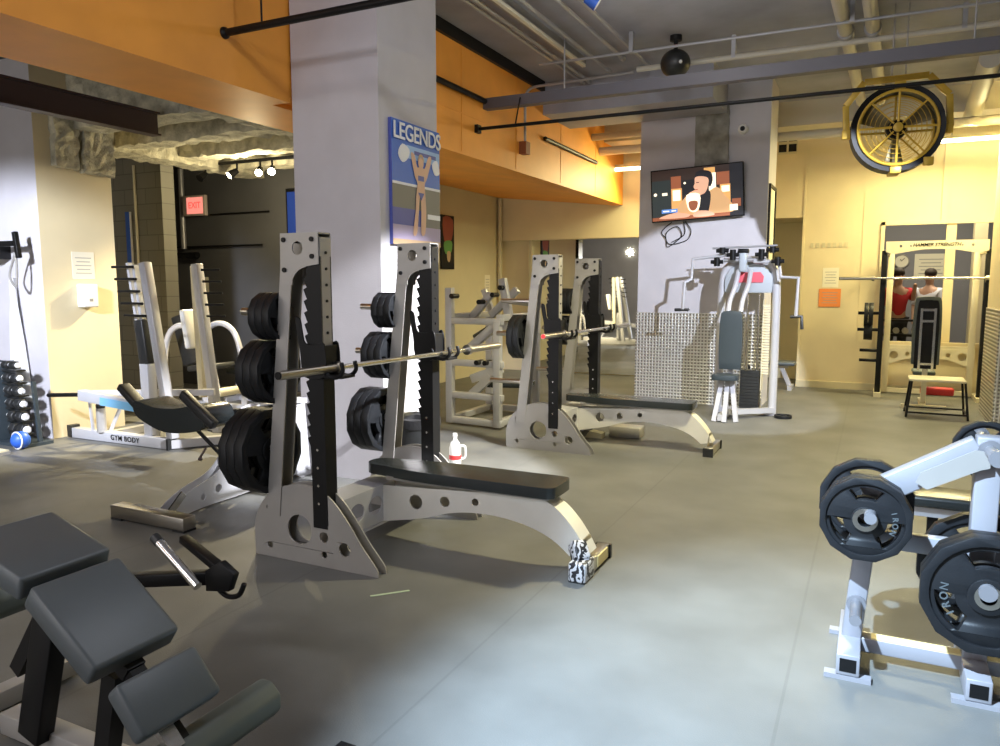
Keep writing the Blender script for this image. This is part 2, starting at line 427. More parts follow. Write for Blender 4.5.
# left bay: deck, fireproofed girders and beams
struct('ceiling_deck', bx(B(), -13, -4.42, -4.2, 8.5, 3.75, 3.85), DECK)
bm = B(); foam_box(bm, -8.25, -7.9, 5.62, 8.45, 3.08, 3.45, .07, .035, 1); struct('fireproofed_girder', bm, FOAM)
bm = B(); foam_box(bm, -5.45, -5.05, 5.0, 8.5, 3.06, 3.5, .08, .035, 2); struct('fireproofed_girder', bm, FOAM)
bm = B(); foam_box(bm, -7.5, -5.3, 5.16, 5.5, 3.12, 3.7, .08, .03, 4); struct('fireproofed_beam', bm, FOAM)
for i, y in enumerate((6.05, 6.95, 7.9)):
    bm = B(); foam_box(bm, -7.95, -5.3, y, y + .28, 3.12, 3.5, .08, .035, 5 + i); struct('fireproofed_beam', bm, FOAM)
bm = B(); foam_box(bm, -7.5, -7.32, 4.95, 5.2, 2.72, 3.25, .05, .03, 11); foam_box(bm, -7.5, -7.3, 5.24, 5.58, 2.70, 3.25, .05, .035, 12)
struct('fireproofed_bracket', bm, FOAM)
bm = bx(B(), -6.09, -6.05, 1.0, 5.1, 2.94, 3.12); bx(bm, -6.13, -6.01, 1.0, 5.1, 2.925, 2.94); bx(bm, -6.13, -6.01, 1.0, 5.1, 3.12, 3.135)
struct('steel_beam', bm, BROWN)
# windows at the street side (seen in the mirror) and the blue pane on the dark wall
for i, (x, y, w) in enumerate(((-7.54, 8.46, .34),)):
    o = struct('window_%d' % (i + 1), bx(B(), x, x + w, y, y + .04, 1.9 - .2 * i, 2.9), BLACK)
    struct('pane', bx(B(), x + .03, x + w - .02, y - .01, y, 1.95 - .2 * i, 2.85), WINB, parent=o)
for i, y in enumerate((-3.4, -1.5, .4)):
    o = struct('window_%d' % (i + 2), bx(B(), -13, -12.94, y, y + 1.3, .7, 2.7), BLACK)
    struct('pane', bx(B(), -12.94, -12.92, y + .06, y + 1.24, .76, 2.64), WINB, parent=o)
# mirror wall
o = tag(obj('wall_mirror', bx(B(), -5.52, -2.86, 12.52, 12.55, .02, 2.34), MIRROR), 'large frameless mirror on the far wall beside the screen pillar', 'mirror')
struct('trim_4', bx(B(), -5.56, -5.5, 12.46, 12.55, 0, 2.34), TAN)
# interior window frame
bm = bx(B(), .04, .09, 12.36, 12.4, .68, 2.45); bx(bm, .04, 1.46, 12.36, 12.4, 2.40, 2.45); bx(bm, .04, 1.46, 12.30, 12.4, .68, .74); bx(bm, .86, .98, 12.38, 12.44, .72, 2.42)
struct('window_5', bm, CREAM)

# ------------------------------------------------------------------ weight plates
def plate_bm(r, t=.05, n=12, holes=True):
    bm = B(); a0 = PI / n
    ringo = circ(0, 0, r, n, a0=a0); ringi = circ(0, 0, r * .84, 36)
    prism(bm, ringo, -t / 2, t / 2, 'Y', [ringi])
    hs = [circ(0, 0, .026, 16)]
    if holes:
        for k in range(3):
            a = PI / 2 + k * 2 * PI / 3; h = []
            for j in range(9): h.append((r * .76 * math.cos(a - .52 + .13 * j), r * .76 * math.sin(a - .52 + .13 * j)))
            for j in range(9): h.append((r * .47 * math.cos(a + .44 - .11 * j), r * .47 * math.sin(a + .44 - .11 * j)))
            hs.append(h)
    prism(bm, circ(0, 0, r * .86, 36), -t * .3, t * .3, 'Y', hs)
    prism(bm, circ(0, 0, r * .30, 24), -t * .46, t * .46, 'Y', [circ(0, 0, .026, 16)])
    return bm
PL_MESH = {}
def plate(loc, r, t, label, group=None, axis='X', name='weight_plate'):
    key = (round(r, 3), round(t, 3))
    if key not in PL_MESH:
        o = obj(name, plate_bm(r, t), PLATE, bevel=.004, seg=2); PL_MESH[key] = o.data
    else:
        o = bpy.data.objects.new(name, PL_MESH[key]); COL.objects.link(o)
        md = o.modifiers.new('bevel', 'BEVEL'); md.width = .004; md.segments = 2; md.limit_method = 'ANGLE'
    o.location = loc; o.rotation_euler = (0, 0, {'X': PI / 2, 'Y': 0}[axis])
    return tag(o, label, 'weight plate', group)

# ------------------------------------------------------------------ olympic bench rack
def arc(cx, cz, r, a0, a1, n=8): return [(cx + r * math.cos(R(a0 + (a1 - a0) * k / n)), cz + r * math.sin(R(a0 + (a1 - a0) * k / n))) for k in range(n + 1)]
FOOT = smooth_pts([(-.40, .0), (-.405, .14), (-.385, .24), (-.33, .33), (-.24, .40), (-.13, .44), (-.02, .452), (.09, .43), (.18, .37), (.27, .27), (.35, .16), (.42, .08), (.455, .035), (.46, .0)], 3)
def make_bench(label):
    t = thing('bench_press', label, 'weight bench', (-2.75, 3.79, 0), 0, 'olympic bench presses')
    for s, cy in (('near', -.56), ('far', .56)):
        # pair of foot plates sandwiching the uprights
        sg = -1 if s == 'near' else 1
        for k, off in enumerate((.035, -.035)):
            yc = cy + sg * off
            hs = [circ(-.07, .19, .085, 24)]
            for (hx, hz, hr) in ((-.29, .29, .019), (-.29, .07, .019), (.09, .28, .019), (.10, .17, .03), (.10, .07, .019), (.24, .12, .038)): hs.append(circ(hx, hz, hr, 14))
            bm = prism(B(), FOOT, yc - .005, yc + .005, 'Y', hs)
            o = obj('foot_plate', bm, STEEL, t, bevel=.002, seg=1)
        # slanted channel post
        bm = B(); w = .085
        x0b, x1b, x0t, x1t, zt = -.30, -.205, -.135, -.055, 1.81
        for yy in (cy - .047, cy + .04):
            prism(bm, [(x0b, .25), (x1b, .25), (x1t, zt - .12), (x0t, zt - .12)], yy, yy + .007, 'Y')
        prism(bm, [(x0b, .25), (x0b + .008, .25), (x0t + .008, zt - .12), (x0t, zt - .12)], cy - .04, cy + .04, 'Y')
        obj('slanted_post', bm, STEEL, t)
        # head plate with arched lower corner and hole
        hd = [(-.137, 1.55), (-.055, 1.55)] + arc(.05, 1.53, .115, 155, 98, 8) + [(.035, 1.647), (.125, 1.66), (.125, 1.825), (-.13, 1.825)]
        bm = B()
        for yy in (cy - .053, cy + .047):
            prism(bm, hd, yy, yy + .006, 'Y', [circ(-.015, 1.745, .036, 20)] )
        bx(bm, -.13, .125, cy - .047, cy + .047, 1.818, 1.825)
        o = obj('head_plate', bm, STEEL, t)
        for (hx, hz) in ((-.105, 1.79), (.085, 1.79), (.085, 1.70), (-.105, 1.63)):
            obj('bolt', lathe(B(), [(.013, -.012), (.013, .112), ], (hx, cy - .05, hz), 'Y', 12), BLACK, o)
        # black toothed rail
        teeth = [(.13, .22), (.13, 1.70), (.035, 1.70)]
        z = 1.60
        while z > .72:
            teeth += [(.035, z), (.012, z - .012), (.03, z - .055)]; z -= .062
        teeth += [(.035, .60), (.035, .22)]
        bm = B()
        for yy in (cy - .045, cy + .035): prism(bm, teeth, yy, yy + .010, 'Y')
        obj('toothed_rail', bm, BLACK, t)
        bm = bx(B(), .118, .130, cy - .043, cy + .043, .24, 1.80); 
        rl = obj('rail_cover', bm, STEEL if s == 'near' else BLACK, t)
        if s == 'near':
            bm = bx(B(), .116, .133, cy - .046, cy + .046, .24, 1.15); obj('rail_lower_cover', bm, BLACK, t)
        bm = B()
        for k in range(6): cyl(bm, (.128, cy, 1.72 - .085 * k), (.136, cy, 1.72 - .085 * k), .008, n=8)
        obj('rail_bolts', bm, BLACK, rl)
        bm = B()
        for k in range(4): cyl(bm, (.08, cy - .05, .36 + .1 * k), (.08, cy + .05, .36 + .1 * k), .008, n=8)
        obj('rail_pins', bm, CHROME, rl)
        # spotter hook sliding on the rail
        hk = smooth_pts([(-.035, 1.37), (-.02, 1.38), (.0, 1.36), (.01, 1.30), (.03, 1.24), (.10, 1.235), (.155, 1.24), (.155, 1.07), (.04, 1.05), (.0, 1.09), (-.01, 1.2), (-.03, 1.3)], 3, True)
        bm = B()
        for yy in (cy - .062, cy + .053): prism(bm, hk, yy, yy + .009, 'Y')
        lp = smooth_pts([(.13, cy - .057, 1.13), (.17, cy - .057, 1.075), (.23, cy - .057, 1.065), (.27, cy - .057, 1.10), (.262, cy - .057, 1.145)], 4)
        for dy in (0, .114): tube(bm, [(p[0], p[1] + dy, p[2]) for p in lp], .012, 8)
        bx(bm, .132, .262, cy - .06, cy + .06, 1.058, 1.073); bx(bm, .14, .155, cy - .055, cy + .055, 1.07, 1.23)
        obj('spotter_hook', bm, BLACK, t, bevel=.002, seg=1)
        # storage pegs at the back
        for (xp, zp) in ((-.13, 1.40), (-.18, 1.09), (-.25, .635)):
            bm = cyl(B(), (xp, cy, zp), (xp - .34, cy, zp), .022); cyl(bm, (xp - .0, cy, zp), (xp - .015, cy, zp), .04)
            obj('storage_peg', bm, DCHROME, t, sm=True)
    # cross plate between the uprights
    bm = B()
    hs = [[(cy + .07 * math.cos(2 * PI * k / 18), .235 + .055 * math.sin(2 * PI * k / 18)) for k in range(18)] for cy in (-.33, -.15, .15, .33)]
    prism(bm, [(-.52, .12), (.52, .12), (.52, .335), (-.52, .335)], .118, .126, 'X', hs)
    bx(bm, -.06, .126, -.52, .52, .335, .345); bx(bm, -.06, .126, -.52, .52, .10, .112)
    obj('cross_plate', bm, WSTEEL, t)
    # arched main beam
    up = [(.12, .34), (.5, .36), (.9, .385), (1.17, .39)]
    nose = smooth_pts([(1.17, .39), (1.26, .345), (1.34, .27), (1.40, .19), (1.445, .11)], 4)
    low = smooth_pts([(1.34, .09), (1.24, .165), (1.10, .22), (.92, .25), (.74, .25), (.58, .225), (.4, .17), (.12, .115)], 4)
    prof = up[:-1] + nose + low
    hs = [circ(.36, .265, .045, 18), circ(.56, .292, .032, 16), circ(.76, .315, .022, 14)]
    bm = B()
    for yy in (-.07, .06): prism(bm, prof, yy, yy + .01, 'Y', hs)
    N = len(prof)
    for i in range(len(up) - 1, N - 1):
        a, b = prof[i], prof[i + 1]
        if i == len(up) - 1 + len(nose) - 1: continue
        vs = [bm.verts.new((a[0], -.06, a[1])), bm.verts.new((b[0], -.06, b[1])), bm.verts.new((b[0], .06, b[1])), bm.verts.new((a[0], .06, a[1]))]
        bm.faces.new(vs)
    obj('arched_beam', bm, BEAMW, t)
    bm = bx(B(), .16, 1.22, -.085, .085, .385, .405); obj('pad_support', bm, STEEL, t)
    pd = smooth_pts([(-.03, -.04), (-.03, .04), (.02, .085), (.12, .10), (.35, .135), (.6, .145), (1.0, .145), (1.21, .145), (1.27, .13), (1.285, .08), (1.285, -.08), (1.27, -.13), (1.21, -.145), (1.0, -.145), (.6, -.145), (.35, -.135), (.12, -.10), (.02, -.085)], 3, True)
    bm = prism(B(), [(x * .97 + .01, y + .03) for x, y in pd], .40, .462, 'Z')
    obj('bench_pad', bm, VINYL, t, bevel=.026, seg=5)
    # end foot
    bm = bar(B(), (1.43, -.19, .045), (1.43, .24, .045), .07, .075)
    bm2 = prism(bm, [(-.13, .085), (.15, .085), (.055, .19), (-.055, .19)], 1.405, 1.415, 'X')
    ft = obj('end_foot', bm, DCHROME, t, bevel=.005)
    for yy in (-.19, .24): obj('foot_cap', bx(B(), 1.385, 1.475, yy - .012, yy + .012, .0, .08), BLACKM, ft)
    return t
bench1 = make_bench('grey bench press nearest the camera, its end foot wrapped in zebra tape')
bench2 = copy_tree(bench1)
bench2.location = (-2.71, 7.06, 0); bench2['label'] = 'grey bench press farther back, in front of the embossed metal panel'
ft = [c for c in bench1.children if c.name.startswith('end_foot')][0]
bm = bar(B(), (1.43, -.206, .055), (1.43, -.05, .055), .096, .105); bar(bm, (1.425, -.11, .09), (1.375, -.06, .17), .085, .09)
obj('tape_wrap', bm, TAPE, ft, bevel=.012, seg=2, label='black and white zebra patterned tape')
obj('foot_sticker', bar(B(), (1.468, .02, .05), (1.468, .19, .05), .008, .06), WOOD, ft)

def make_barbell(label, loc, rz, endm):
    t = thing('barbell', label, 'barbell', loc, rz, 'barbells on the bench racks')
    obj('shaft', cyl(B(), (0, -.66, 0), (0, .66, 0), .0145), CHROME, t, sm=True)
    for s in (-1, 1):
        sl = obj('sleeve', cyl(B(), (0, s * .675, 0), (0, s * 1.09, 0), .0235), DCHROME, t, sm=True)
        obj('collar', cyl(B(), (0, s * .65, 0), (0, s * .685, 0), .036), DCHROME, t, sm=True)
        obj('end_cap', cyl(B(), (0, s * 1.088, 0), (0, s * 1.096, 0), .02), endm, sl, sm=True)
    return t
make_barbell('bare barbell racked on the hooks of the nearest bench press', (-2.55, 3.93, 1.105), -.06, BLACK)
make_barbell('bare barbell with a red end cap on the farther bench press', (-2.51, 7.15, 1.105), -.05, RED)

# plates stored on the bench pegs
GP = 'black plates stored on the bench pegs'
def stack(px, py, pz, r, n, t, words):
    order = ['innermost', 'second', 'third', 'outermost']
    for k in range(n):
        w = 'only' if n == 1 else ('outermost' if k == n - 1 else order[k])
        plate((px - .03 - t * (k + .5), py, pz - .022 + .022 * 0), r, t * .94, f'{w} black plate on the {words}', GP)
B1 = 'of the nearest bench press'
stack(-2.75 - .13, 3.23, 1.40, .135, 3, .05, 'top peg, near post ' + B1)
stack(-2.75 - .18, 3.23, 1.09, .18, 3, .055, 'middle peg, near post ' + B1)
stack(-2.75 - .25, 3.23, .635, .245, 3, .06, 'bottom peg, near post ' + B1)
stack(-2.75 - .13, 4.35, 1.40, .125, 3, .05, 'top peg, far post ' + B1)
stack(-2.75 - .18, 4.35, 1.09, .165, 3, .055, 'middle peg, far post ' + B1)
stack(-2.75 - .25, 4.35, .635, .225, 3, .06, 'bottom peg, far post ' + B1)
B2 = 'of the farther bench press'
stack(-2.71 - .18, 6.50, 1.09, .21, 2, .06, 'middle peg, near post ' + B2)
stack(-2.71 - .13, 7.62, 1.40, .14, 3, .05, 'top peg, far post ' + B2)
stack(-2.71 - .18, 7.62, 1.09, .16, 2, .05, 'middle peg, far post ' + B2)

# ------------------------------------------------------------------ plate tree in the right foreground
t = thing('plate_tree', 'silver white plate tree holding dark plates in the right foreground', 'plate tree', (.42, 3.36, 0))
def loc_t(pts): return [(x - .42, y - 3.36, z) for x, y, z in pts]
bm = B(); bar(bm, (0, 0, .10), (0, 0, .98), .085, .085, (0, 1, 0)); obj('centre_post', bm, TREEP, t, bevel=.006)
for s in (-1, 1):
    bm = bar(B(), (s * .03, -.02, .935), (s * .41, -.02, .70), .07, .10); obj('sloping_arm', bm, TREEP, t, bevel=.006)
    bm = bar(B(), (s * .385, 0, .73), (s * .435, 0, .09), .075, .075, (0, 1, 0)); obj('side_leg', bm, TREEP, t, bevel=.006)
    ft = obj('base_foot', bar(B(), (s * .44, -.22, .062), (s * .44, .24, .062), .085, .085), TREEP, t, bevel=.004)
    for yy in (-.20, .22): obj('floor_tab', bx(B(), s * .44 - .085, s * .44 + .085, yy - .022, yy + .022, .0, .018), TREEP, ft)
    bm = bx(B(), s * .44 - .03, s * .44 + .03, -.222, -.218, .035, .088); obj('tube_opening', bm, BLACK, ft)
    for zz, nm in ((.66, 'x'), (.25, 'x')):
        xx = s * (.435 - .05 * (zz - .09) / .64)
        for d in (-1, 1):
            bm = cyl(B(), (xx, d * .03, zz), (xx, d * .25, zz + .012), .022); cyl(bm, (xx, d * .035, zz), (xx, d * .05, zz), .037)
            obj('plate_peg', bm, PEGM, t, sm=True)
obj('base_rail', bar(B(), (-.42, .0, .075), (.42, 0, .075), .06, .06), TREEP, t, bevel=.004)
obj('rail_tape', bar(B(), (-.36, -.002, .106), (.36, -.002, .106), .055, .006), WOOD, t, label='worn yellow tape along the rail')
obj('upper_rail', bar(B(), (-.38, .02, .52), (.38, .02, .52), .05, .07), TREEP, t, bevel=.004)
ft = obj('base_foot', bar(B(), (0, -.22, .062), (0, .24, .062), .085, .085), TREEP, t, bevel=.004)
for yy in (-.20, .22): obj('floor_tab', bx(B(), -.085, .085, yy - .022, yy + .022, .0, .018), TREEP, ft)
obj('tube_opening', bx(B(), -.03, .03, -.222, -.218, .035, .088), BLACK, ft)
for zz in (.93, .44):
    for d in (-1, 1):
        bm = cyl(B(), (0, d * .03, zz), (0, d * .25, zz + .012), .022); cyl(bm, (0, d * .045, zz), (0, d * .06, zz), .042); cyl(bm, (0, d * .235, zz + .012), (0, d * .262, zz + .013), .03)
        obj('plate_peg', bm, PEGM, t, sm=True)
bm = B(); 
obj('welded_gusset', prism(B(), [(-.24, .79), (-.225, .83), (-.05, .935), (.0, .93), (.0, .87), (-.03, .86), (-.20, .765)], -.078, -.072), STEEL, t)
GT = 'plates on the plate tree'
def front_plate(loc, r, tt, label, words):
    p = plate(loc, r, tt, label, GT, 'Y')
    ring = obj('hub_ring', prism(B(), circ(0, 0, .045, 24), -tt * .52, -tt * .42, 'Y', [circ(0, 0, .027, 24)]), DCHROME, p, label='bare steel hub ring')
    for ch, ang in words:
        bm = text_mesh(ch, r * .17, .002)
        bmesh.ops.rotate(bm, verts=bm.verts, cent=(0, 0, 0), matrix=Matrix.Rotation(R(90), 3, 'X'))
        bmesh.ops.translate(bm, verts=bm.verts, vec=(0, -tt * .31, r * .62))
        bmesh.ops.rotate(bm, verts=bm.verts, cent=(0, 0, 0), matrix=Matrix.Rotation(R(-ang), 3, 'Y').inverted() if False else Matrix.Rotation(R(ang), 3, 'Y'))
        obj('raised_letter', bm, SLATE, p)
    return p
IRON = [('I', 0), ('R', 13), ('O', 27), ('N', 42)]
front_plate((.425, 3.15, .43), .224, .06, 'largest front plate low on the centre post of the plate tree', [(c, -125 + a) for c, a in IRON])
plate((.425, 3.215, .43), .22, .05, 'second plate, just behind the largest front plate on the plate tree', GT, 'Y')
front_plate((.012, 3.20, .645), .168, .045, 'dark plate facing the camera on the left leg of the plate tree', [(c, 70 + a) for c, a in IRON])
plate((.012, 3.252, .645), .168, .045, 'plate tucked directly behind the left front plate of the plate tree', GT, 'Y')
plate((.012, 3.47, .645), .185, .05, 'plate on the rear side of the left leg of the plate tree', GT, 'Y')
plate((.42, 3.45, .91), .115, .04, 'small plate behind the top of the centre post of the plate tree', GT, 'Y')
plate((.425, 3.47, .43), .22, .05, 'plate on the rear low peg of the plate tree centre post', GT, 'Y')

# flat bench lying behind the plate tree
t = thing('flat_bench', 'low dark flat bench behind the plate tree', 'weight bench', (.75, 4.7, 0))
obj('bench_pad', bx(B(), -.58, .6, -.14, .14, .36, .42), VINYL, t, bevel=.02, seg=3)
bm = bar(B(), (-.56, -.05, .32), (.58, -.05, .32), .05, .05); obj('frame_rail', bm, WSTEEL, t)
for x in (-.4, .45):
    bm = bar(B(), (x, 0, .3), (x, 0, .03), .05, .05, (0, 1, 0)); bar(bm, (x, -.2, .025), (x, .2, .025), .05, .05); obj('leg', bm, BLACK, t)

# ------------------------------------------------------------------ arched sit-up bench in the left foreground
t = thing('situp_bench', 'dark three pad adjustable bench in the left foreground', 'exercise bench', (-2.0, 1.42, 0))
def pad_seg(name, p, q, th, w, m=SLATE):
    (x0, z0), (x1, z1) = p, q
    d = Vector((x1 - x0, 0, z1 - z0)).normalized(); nrm = Vector((-d.z, 0, d.x))
    if nrm.z < 0: nrm = -nrm
    c = []
    bm = B(); out = [(x0, z0), (x1, z1), (x1 - nrm.x * th, z1 - nrm.z * th), (x0 - nrm.x * th, z0 - nrm.z * th)]
    prism(bm, [(a + 2.0, b) for a, b in out], -w / 2, w / 2, 'Y')
    return obj(name, bm, m, t, bevel=.014, seg=3)
pad_seg('head_pad', (-2.46, .795), (-2.165, .705), .075, .29)
pad_seg('back_pad', (-2.135, .69), (-1.865, .50), .075, .285)
pad_seg('seat_pad', (-1.80, .468), (-1.69, .345), .06, .27)
bm = bar(B(), (-.42, 0, .69), (-.15, 0, .60), .06, .05); bar(bm, (-.15, 0, .60), (.1, 0, .42), .06, .05); bar(bm, (.1, 0, .42), (.3, 0, .22), .05, .04)
obj('pad_frame', bm, BLACK, t)
obj('chrome_bracket', bar(B(), (.22, -.03, .33), (.30, -.03, .25), .05, .02), CHROME, t)
bm = bar(B(), (-.62, .05, .055), (.65, .05, .055), .075, .075); obj('floor_rail', bm, STEEL, t, bevel=.004)
bm = bar(B(), (-.25, 0, .58), (-.40, 0, .08), .10, .06, (0, 1, 0)); obj('support_post', bm, BLACK, t, bevel=.004)
obj('adjuster_bracket', bar(B(), (-.45, 0, .3), (-.27, 0, .55), .05, .05), BLACK, t); obj('adjuster_bracket', bar(B(), (.02, .0, .40), (-.05, 0, .10), .05, .06), BLACK, t)
bm = bar(B(), (-.80, -.30, .05), (-.80, .42, .05), .07, .07); obj('base_foot', bm, STEEL, t, bevel=.004)
bm = bar(B(), (.55, -.35, .05), (.55, .42, .05), .06, .06); bar(bm, (.42, 0, .08), (.27, 0, .24), .05, .05); obj('roller_post', bm, BLACK, t)
def roller(y0, y1, x, z, r, lab):
    bm = prism(B(), circ(x, z, r, 8, a0=PI / 8), y0, y1, 'Y'); return obj('foam_roller', bm, OLIVE, t, bevel=.01, seg=2)
roller(-.33, .36, .27, .20, .065, '')
roller(-.12, .30, -.62, .48, .06, '')
# folding handle on the far side
bm = bar(B(), (-.55, .45, .42), (-.18, .62, .44), .045, .05); bar(bm, (-.44, .66, .54), (-.16, .60, .47), .04, .03)
prism(bm, [(-.23, .39), (-.11, .41), (-.08, .48), (-.15, .52), (-.23, .47)], .57, .60)
tube(bm, smooth_pts([(-.20, .60, .40), (-.15, .60, .375), (-.09, .60, .39), (-.06, .60, .44)], 4), .011, 8)
h = obj('handle_arm', bm, BLACK, t, bevel=.004)
g = obj('chrome_grip', cyl(B(), (-.445, .55, .555), (-.225, .53, .425), .018), CHROME, h, sm=True)
obj('grip_tip', cyl(B(), (-.475, .553, .573), (-.445, .55, .555), .02), BLACKM, g, sm=True)

# ------------------------------------------------------------------ angled bench with a holed arched beam (left of the nearest bench press)
t = thing('incline_curl_bench', 'silver bench with holed arched beam and black saddle pad, left of the nearest bench press', 'weight bench', (-4.15, 3.9, 0))
obj('foot_bar', bar(B(), (-.34, -.60, .055), (.34, -.60, .055), .10, .085), DCHROME, t, bevel=.006)
bm = B()
for x in (-.29, .29): bx(bm, x - .05, x + .05, -.65, -.55, 0, .014)
obj('rubber_foot', bm, BLACKM, t)
prof = smooth_pts([(-.56, .02), (-.46, .10), (-.3, .17), (-.12, .22), (.0, .30), (.07, .42), (.12, .54), (.18, .62), (.35, .66)], 4) + [(.85, .60), (.9, .0), (.78, .0)] + smooth_pts([(.70, .04), (.45, .03), (.1, .02), (-.2, .02), (-.45, .0)], 3)
hs = [circ(.30, .28, .075, 18), circ(.10, .16, .045, 14), circ(-.08, .12, .03, 12), circ(-.22, .09, .022, 10)]
bm = B()
for xx in (-.05, .04): prism(bm, prof, xx, xx + .008, 'X', hs)
bx(bm, -.05, .048, .3, .88, .60, .64)
obj('arched_beam', bm, WSTEEL, t)
obj('strut', bar(B(), (.09, -.55, .06), (.09, -.42, .17), .012, .05), CHROME, t)
bm = bar(B(), (0, .2, .62), (-.30, -.02, .60), .05, .05); obj('pad_post', bm, BLACK, t)
sp = smooth_pts([(-.72, .70), (-.52, .665), (-.32, .67), (-.10, .70), (-.02, .63), (-.05, .54), (-.22, .50), (-.42, .49), (-.58, .53), (-.72, .60)], 3, True)
bm = prism(B(), sp, -.13, .16, 'Y'); obj('saddle_pad', bm, VINYL, t, bevel=.03, seg=3)
bm = bar(B(), (-.98, -.02, .785), (-.70, -.02, .57), .10, .06); obj('side_wing', bm, BLACKM, t, bevel=.015, seg=3)
bm = bar(B(), (-.20, -.14, .79), (.10, -.14, .58), .06, .07); obj('side_wing', bm, BLACKM, t, bevel=.015, seg=3)
bm = bar(B(), (-.18, -.05, .52), (.02, .02, .30), .02, .02); ball(bm, (.0, .06, .50), .035); obj('adjusting_pin', bm, BLACK, t)
bm = cyl(B(), (-.06, -.08, .40), (-.1, -.1, .33), .008); ball(bm, (-.1, -.1, .32), .016); obj('pull_knob', bm, BROWN, t)

# ------------------------------------------------------------------ white lever machine by the cream pillar
t = thing('lever_machine', 'tall white plate loaded lever machine with black pegs beside the cream pillar', 'exercise machine', (-6.5, 5.3, 0))
def Wp(*pts): return [(x + 6.5, y - 5.3, z) for x, y, z in pts]
def wbar(bm, p, q, w, h, up=(0, 0, 1)): a, b = Wp(p, q); return bar(bm, a, b, w, h, up)
bm = wbar(B(), (-7.27, 4.93, .055), (-5.9, 4.95, .055), .09, .10)
fr = obj('front_base_rail', bm, WSTEEL, t, bevel=.005)
bm = text_mesh('GYM BODY', .072, .001, 0, 1.15); bmesh.ops.rotate(bm, verts=bm.verts, cent=(0, 0, 0), matrix=Matrix.Rotation(R(90), 3, 'X')); bmesh.ops.translate(bm, verts=bm.verts, vec=(.02, -.410, .058))
obj('lettering', bm, BLACK, fr)
obj('rail_cap', bx(B(), .585, .61, -.405, -.30, .0, .11), BLACKM, fr)
obj('rail_cap', bx(B(), -.83, -.77, -.42, -.32, .01, .13), BLACKM, fr)
bm = wbar(B(), (-5.93, 4.95, .05), (-5.45, 5.6, .05), .08, .08); wbar(bm, (-6.9, 4.95, .04), (-6.9, 5.9, .04), .08, .07); wbar(bm, (-7.0, 5.9, .04), (-5.4, 5.75, .04), .08, .07)
obj('rear_base_rail', bm, WSTEEL, t)
pst = []
for (p, q) in (((-5.90, 4.97, .10), (-6.20, 5.0, 1.76)), ((-5.93, 5.55, .06), (-6.13, 5.55, 1.76))):
    pst.append(obj('leaning_post', wbar(B(), p, q, .08, .09, (0, 1, 0)), WSTEEL, t, bevel=.006))
obj('front_post', wbar(B(), (-6.22, 5.0, .08), (-6.24, 5.0, .80), .11, .10, (0, 1, 0)), WSTEEL, t, bevel=.006)
obj('rear_post', wbar(B(), (-6.17, 5.6, .4), (-6.21, 5.6, 1.74), .07, .07, (0, 1, 0)), CRSTEEL, t)
obj('sleeve_cover', wbar(B(), (-6.235, 5.0, .80), (-6.29, 5.0, 1.22), .12, .10, (0, 1, 0)), BLACKM, t, bevel=.01)
bm = wbar(B(), (-6.25, 5.0, 1.1), (-6.34, 5.0, 1.74), .035, .05, (0, 1, 0)); wbar(bm, (-6.32, 5.0, 1.1), (-6.42, 5.0, 1.76), .03, .05, (0, 1, 0)); obj('peg_column', bm, WSTEEL, t)
for k in range(5):
    z = 1.72 - .115 * k; x = -6.47 + .035 * k
    obj('band_peg', cyl(B(), *Wp((x - .10, 4.93, z), (x + .19, 4.93, z)), .013), BLACK, t, sm=True)
for k in range(5):
    z = 1.70 - .115 * k; x = -6.04 + .012 * k
    obj('band_peg', cyl(B(), *Wp((x, 5.52, z), (x + .15, 5.62, z)), .012), BLACK, t, sm=True)
bm = wbar(B(), (-6.75, 4.66, .51), (-5.55, 4.72, .41), .09, .10); obj('lever_arm', bm, WSTEEL, t, bevel=.006)
obj('arm_decal', wbar(B(), (-6.42, 4.61, .475), (-5.85, 4.645, .43), .006, .075), LBLUE, t)
obj('lever_sleeve', cyl(B(), *Wp((-7.23, 4.645, .475), (-6.74, 4.66, .51)), .02), BLACK, t, sm=True)
bm = wbar(B(), (-6.8, 4.80, .50), (-5.8, 5.4, .50), .06, .06); obj('cross_arm', bm, WSTEEL, t)
bm = tube(B(), Wp((-6.95, 4.9, .10), (-6.98, 4.9, .42), (-6.7, 4.9, .46)), .018, 8); tube(bm, Wp((-6.75, 4.95, .12), (-6.55, 4.95, .42)), .018, 8); obj('lever_stand', bm, WSTEEL, t, sm=True)
bm = cyl(B(), *Wp((-6.82, 4.9, .10), (-6.82, 4.9, .34)), .045); obj('bumper', bm, STEEL, t, sm=True)
obj('bumper_cap', ball(B(), Wp((-6.82, 4.9, .36))[0], .045), BLACKM, t, sm=True)
bm = wbar(B(), (-6.35, 5.62, 1.30), (-6.28, 5.62, .90), .06, .22, (0, 1, 0)); obj('back_pad', bm, WHITE, t, bevel=.02, seg=3)

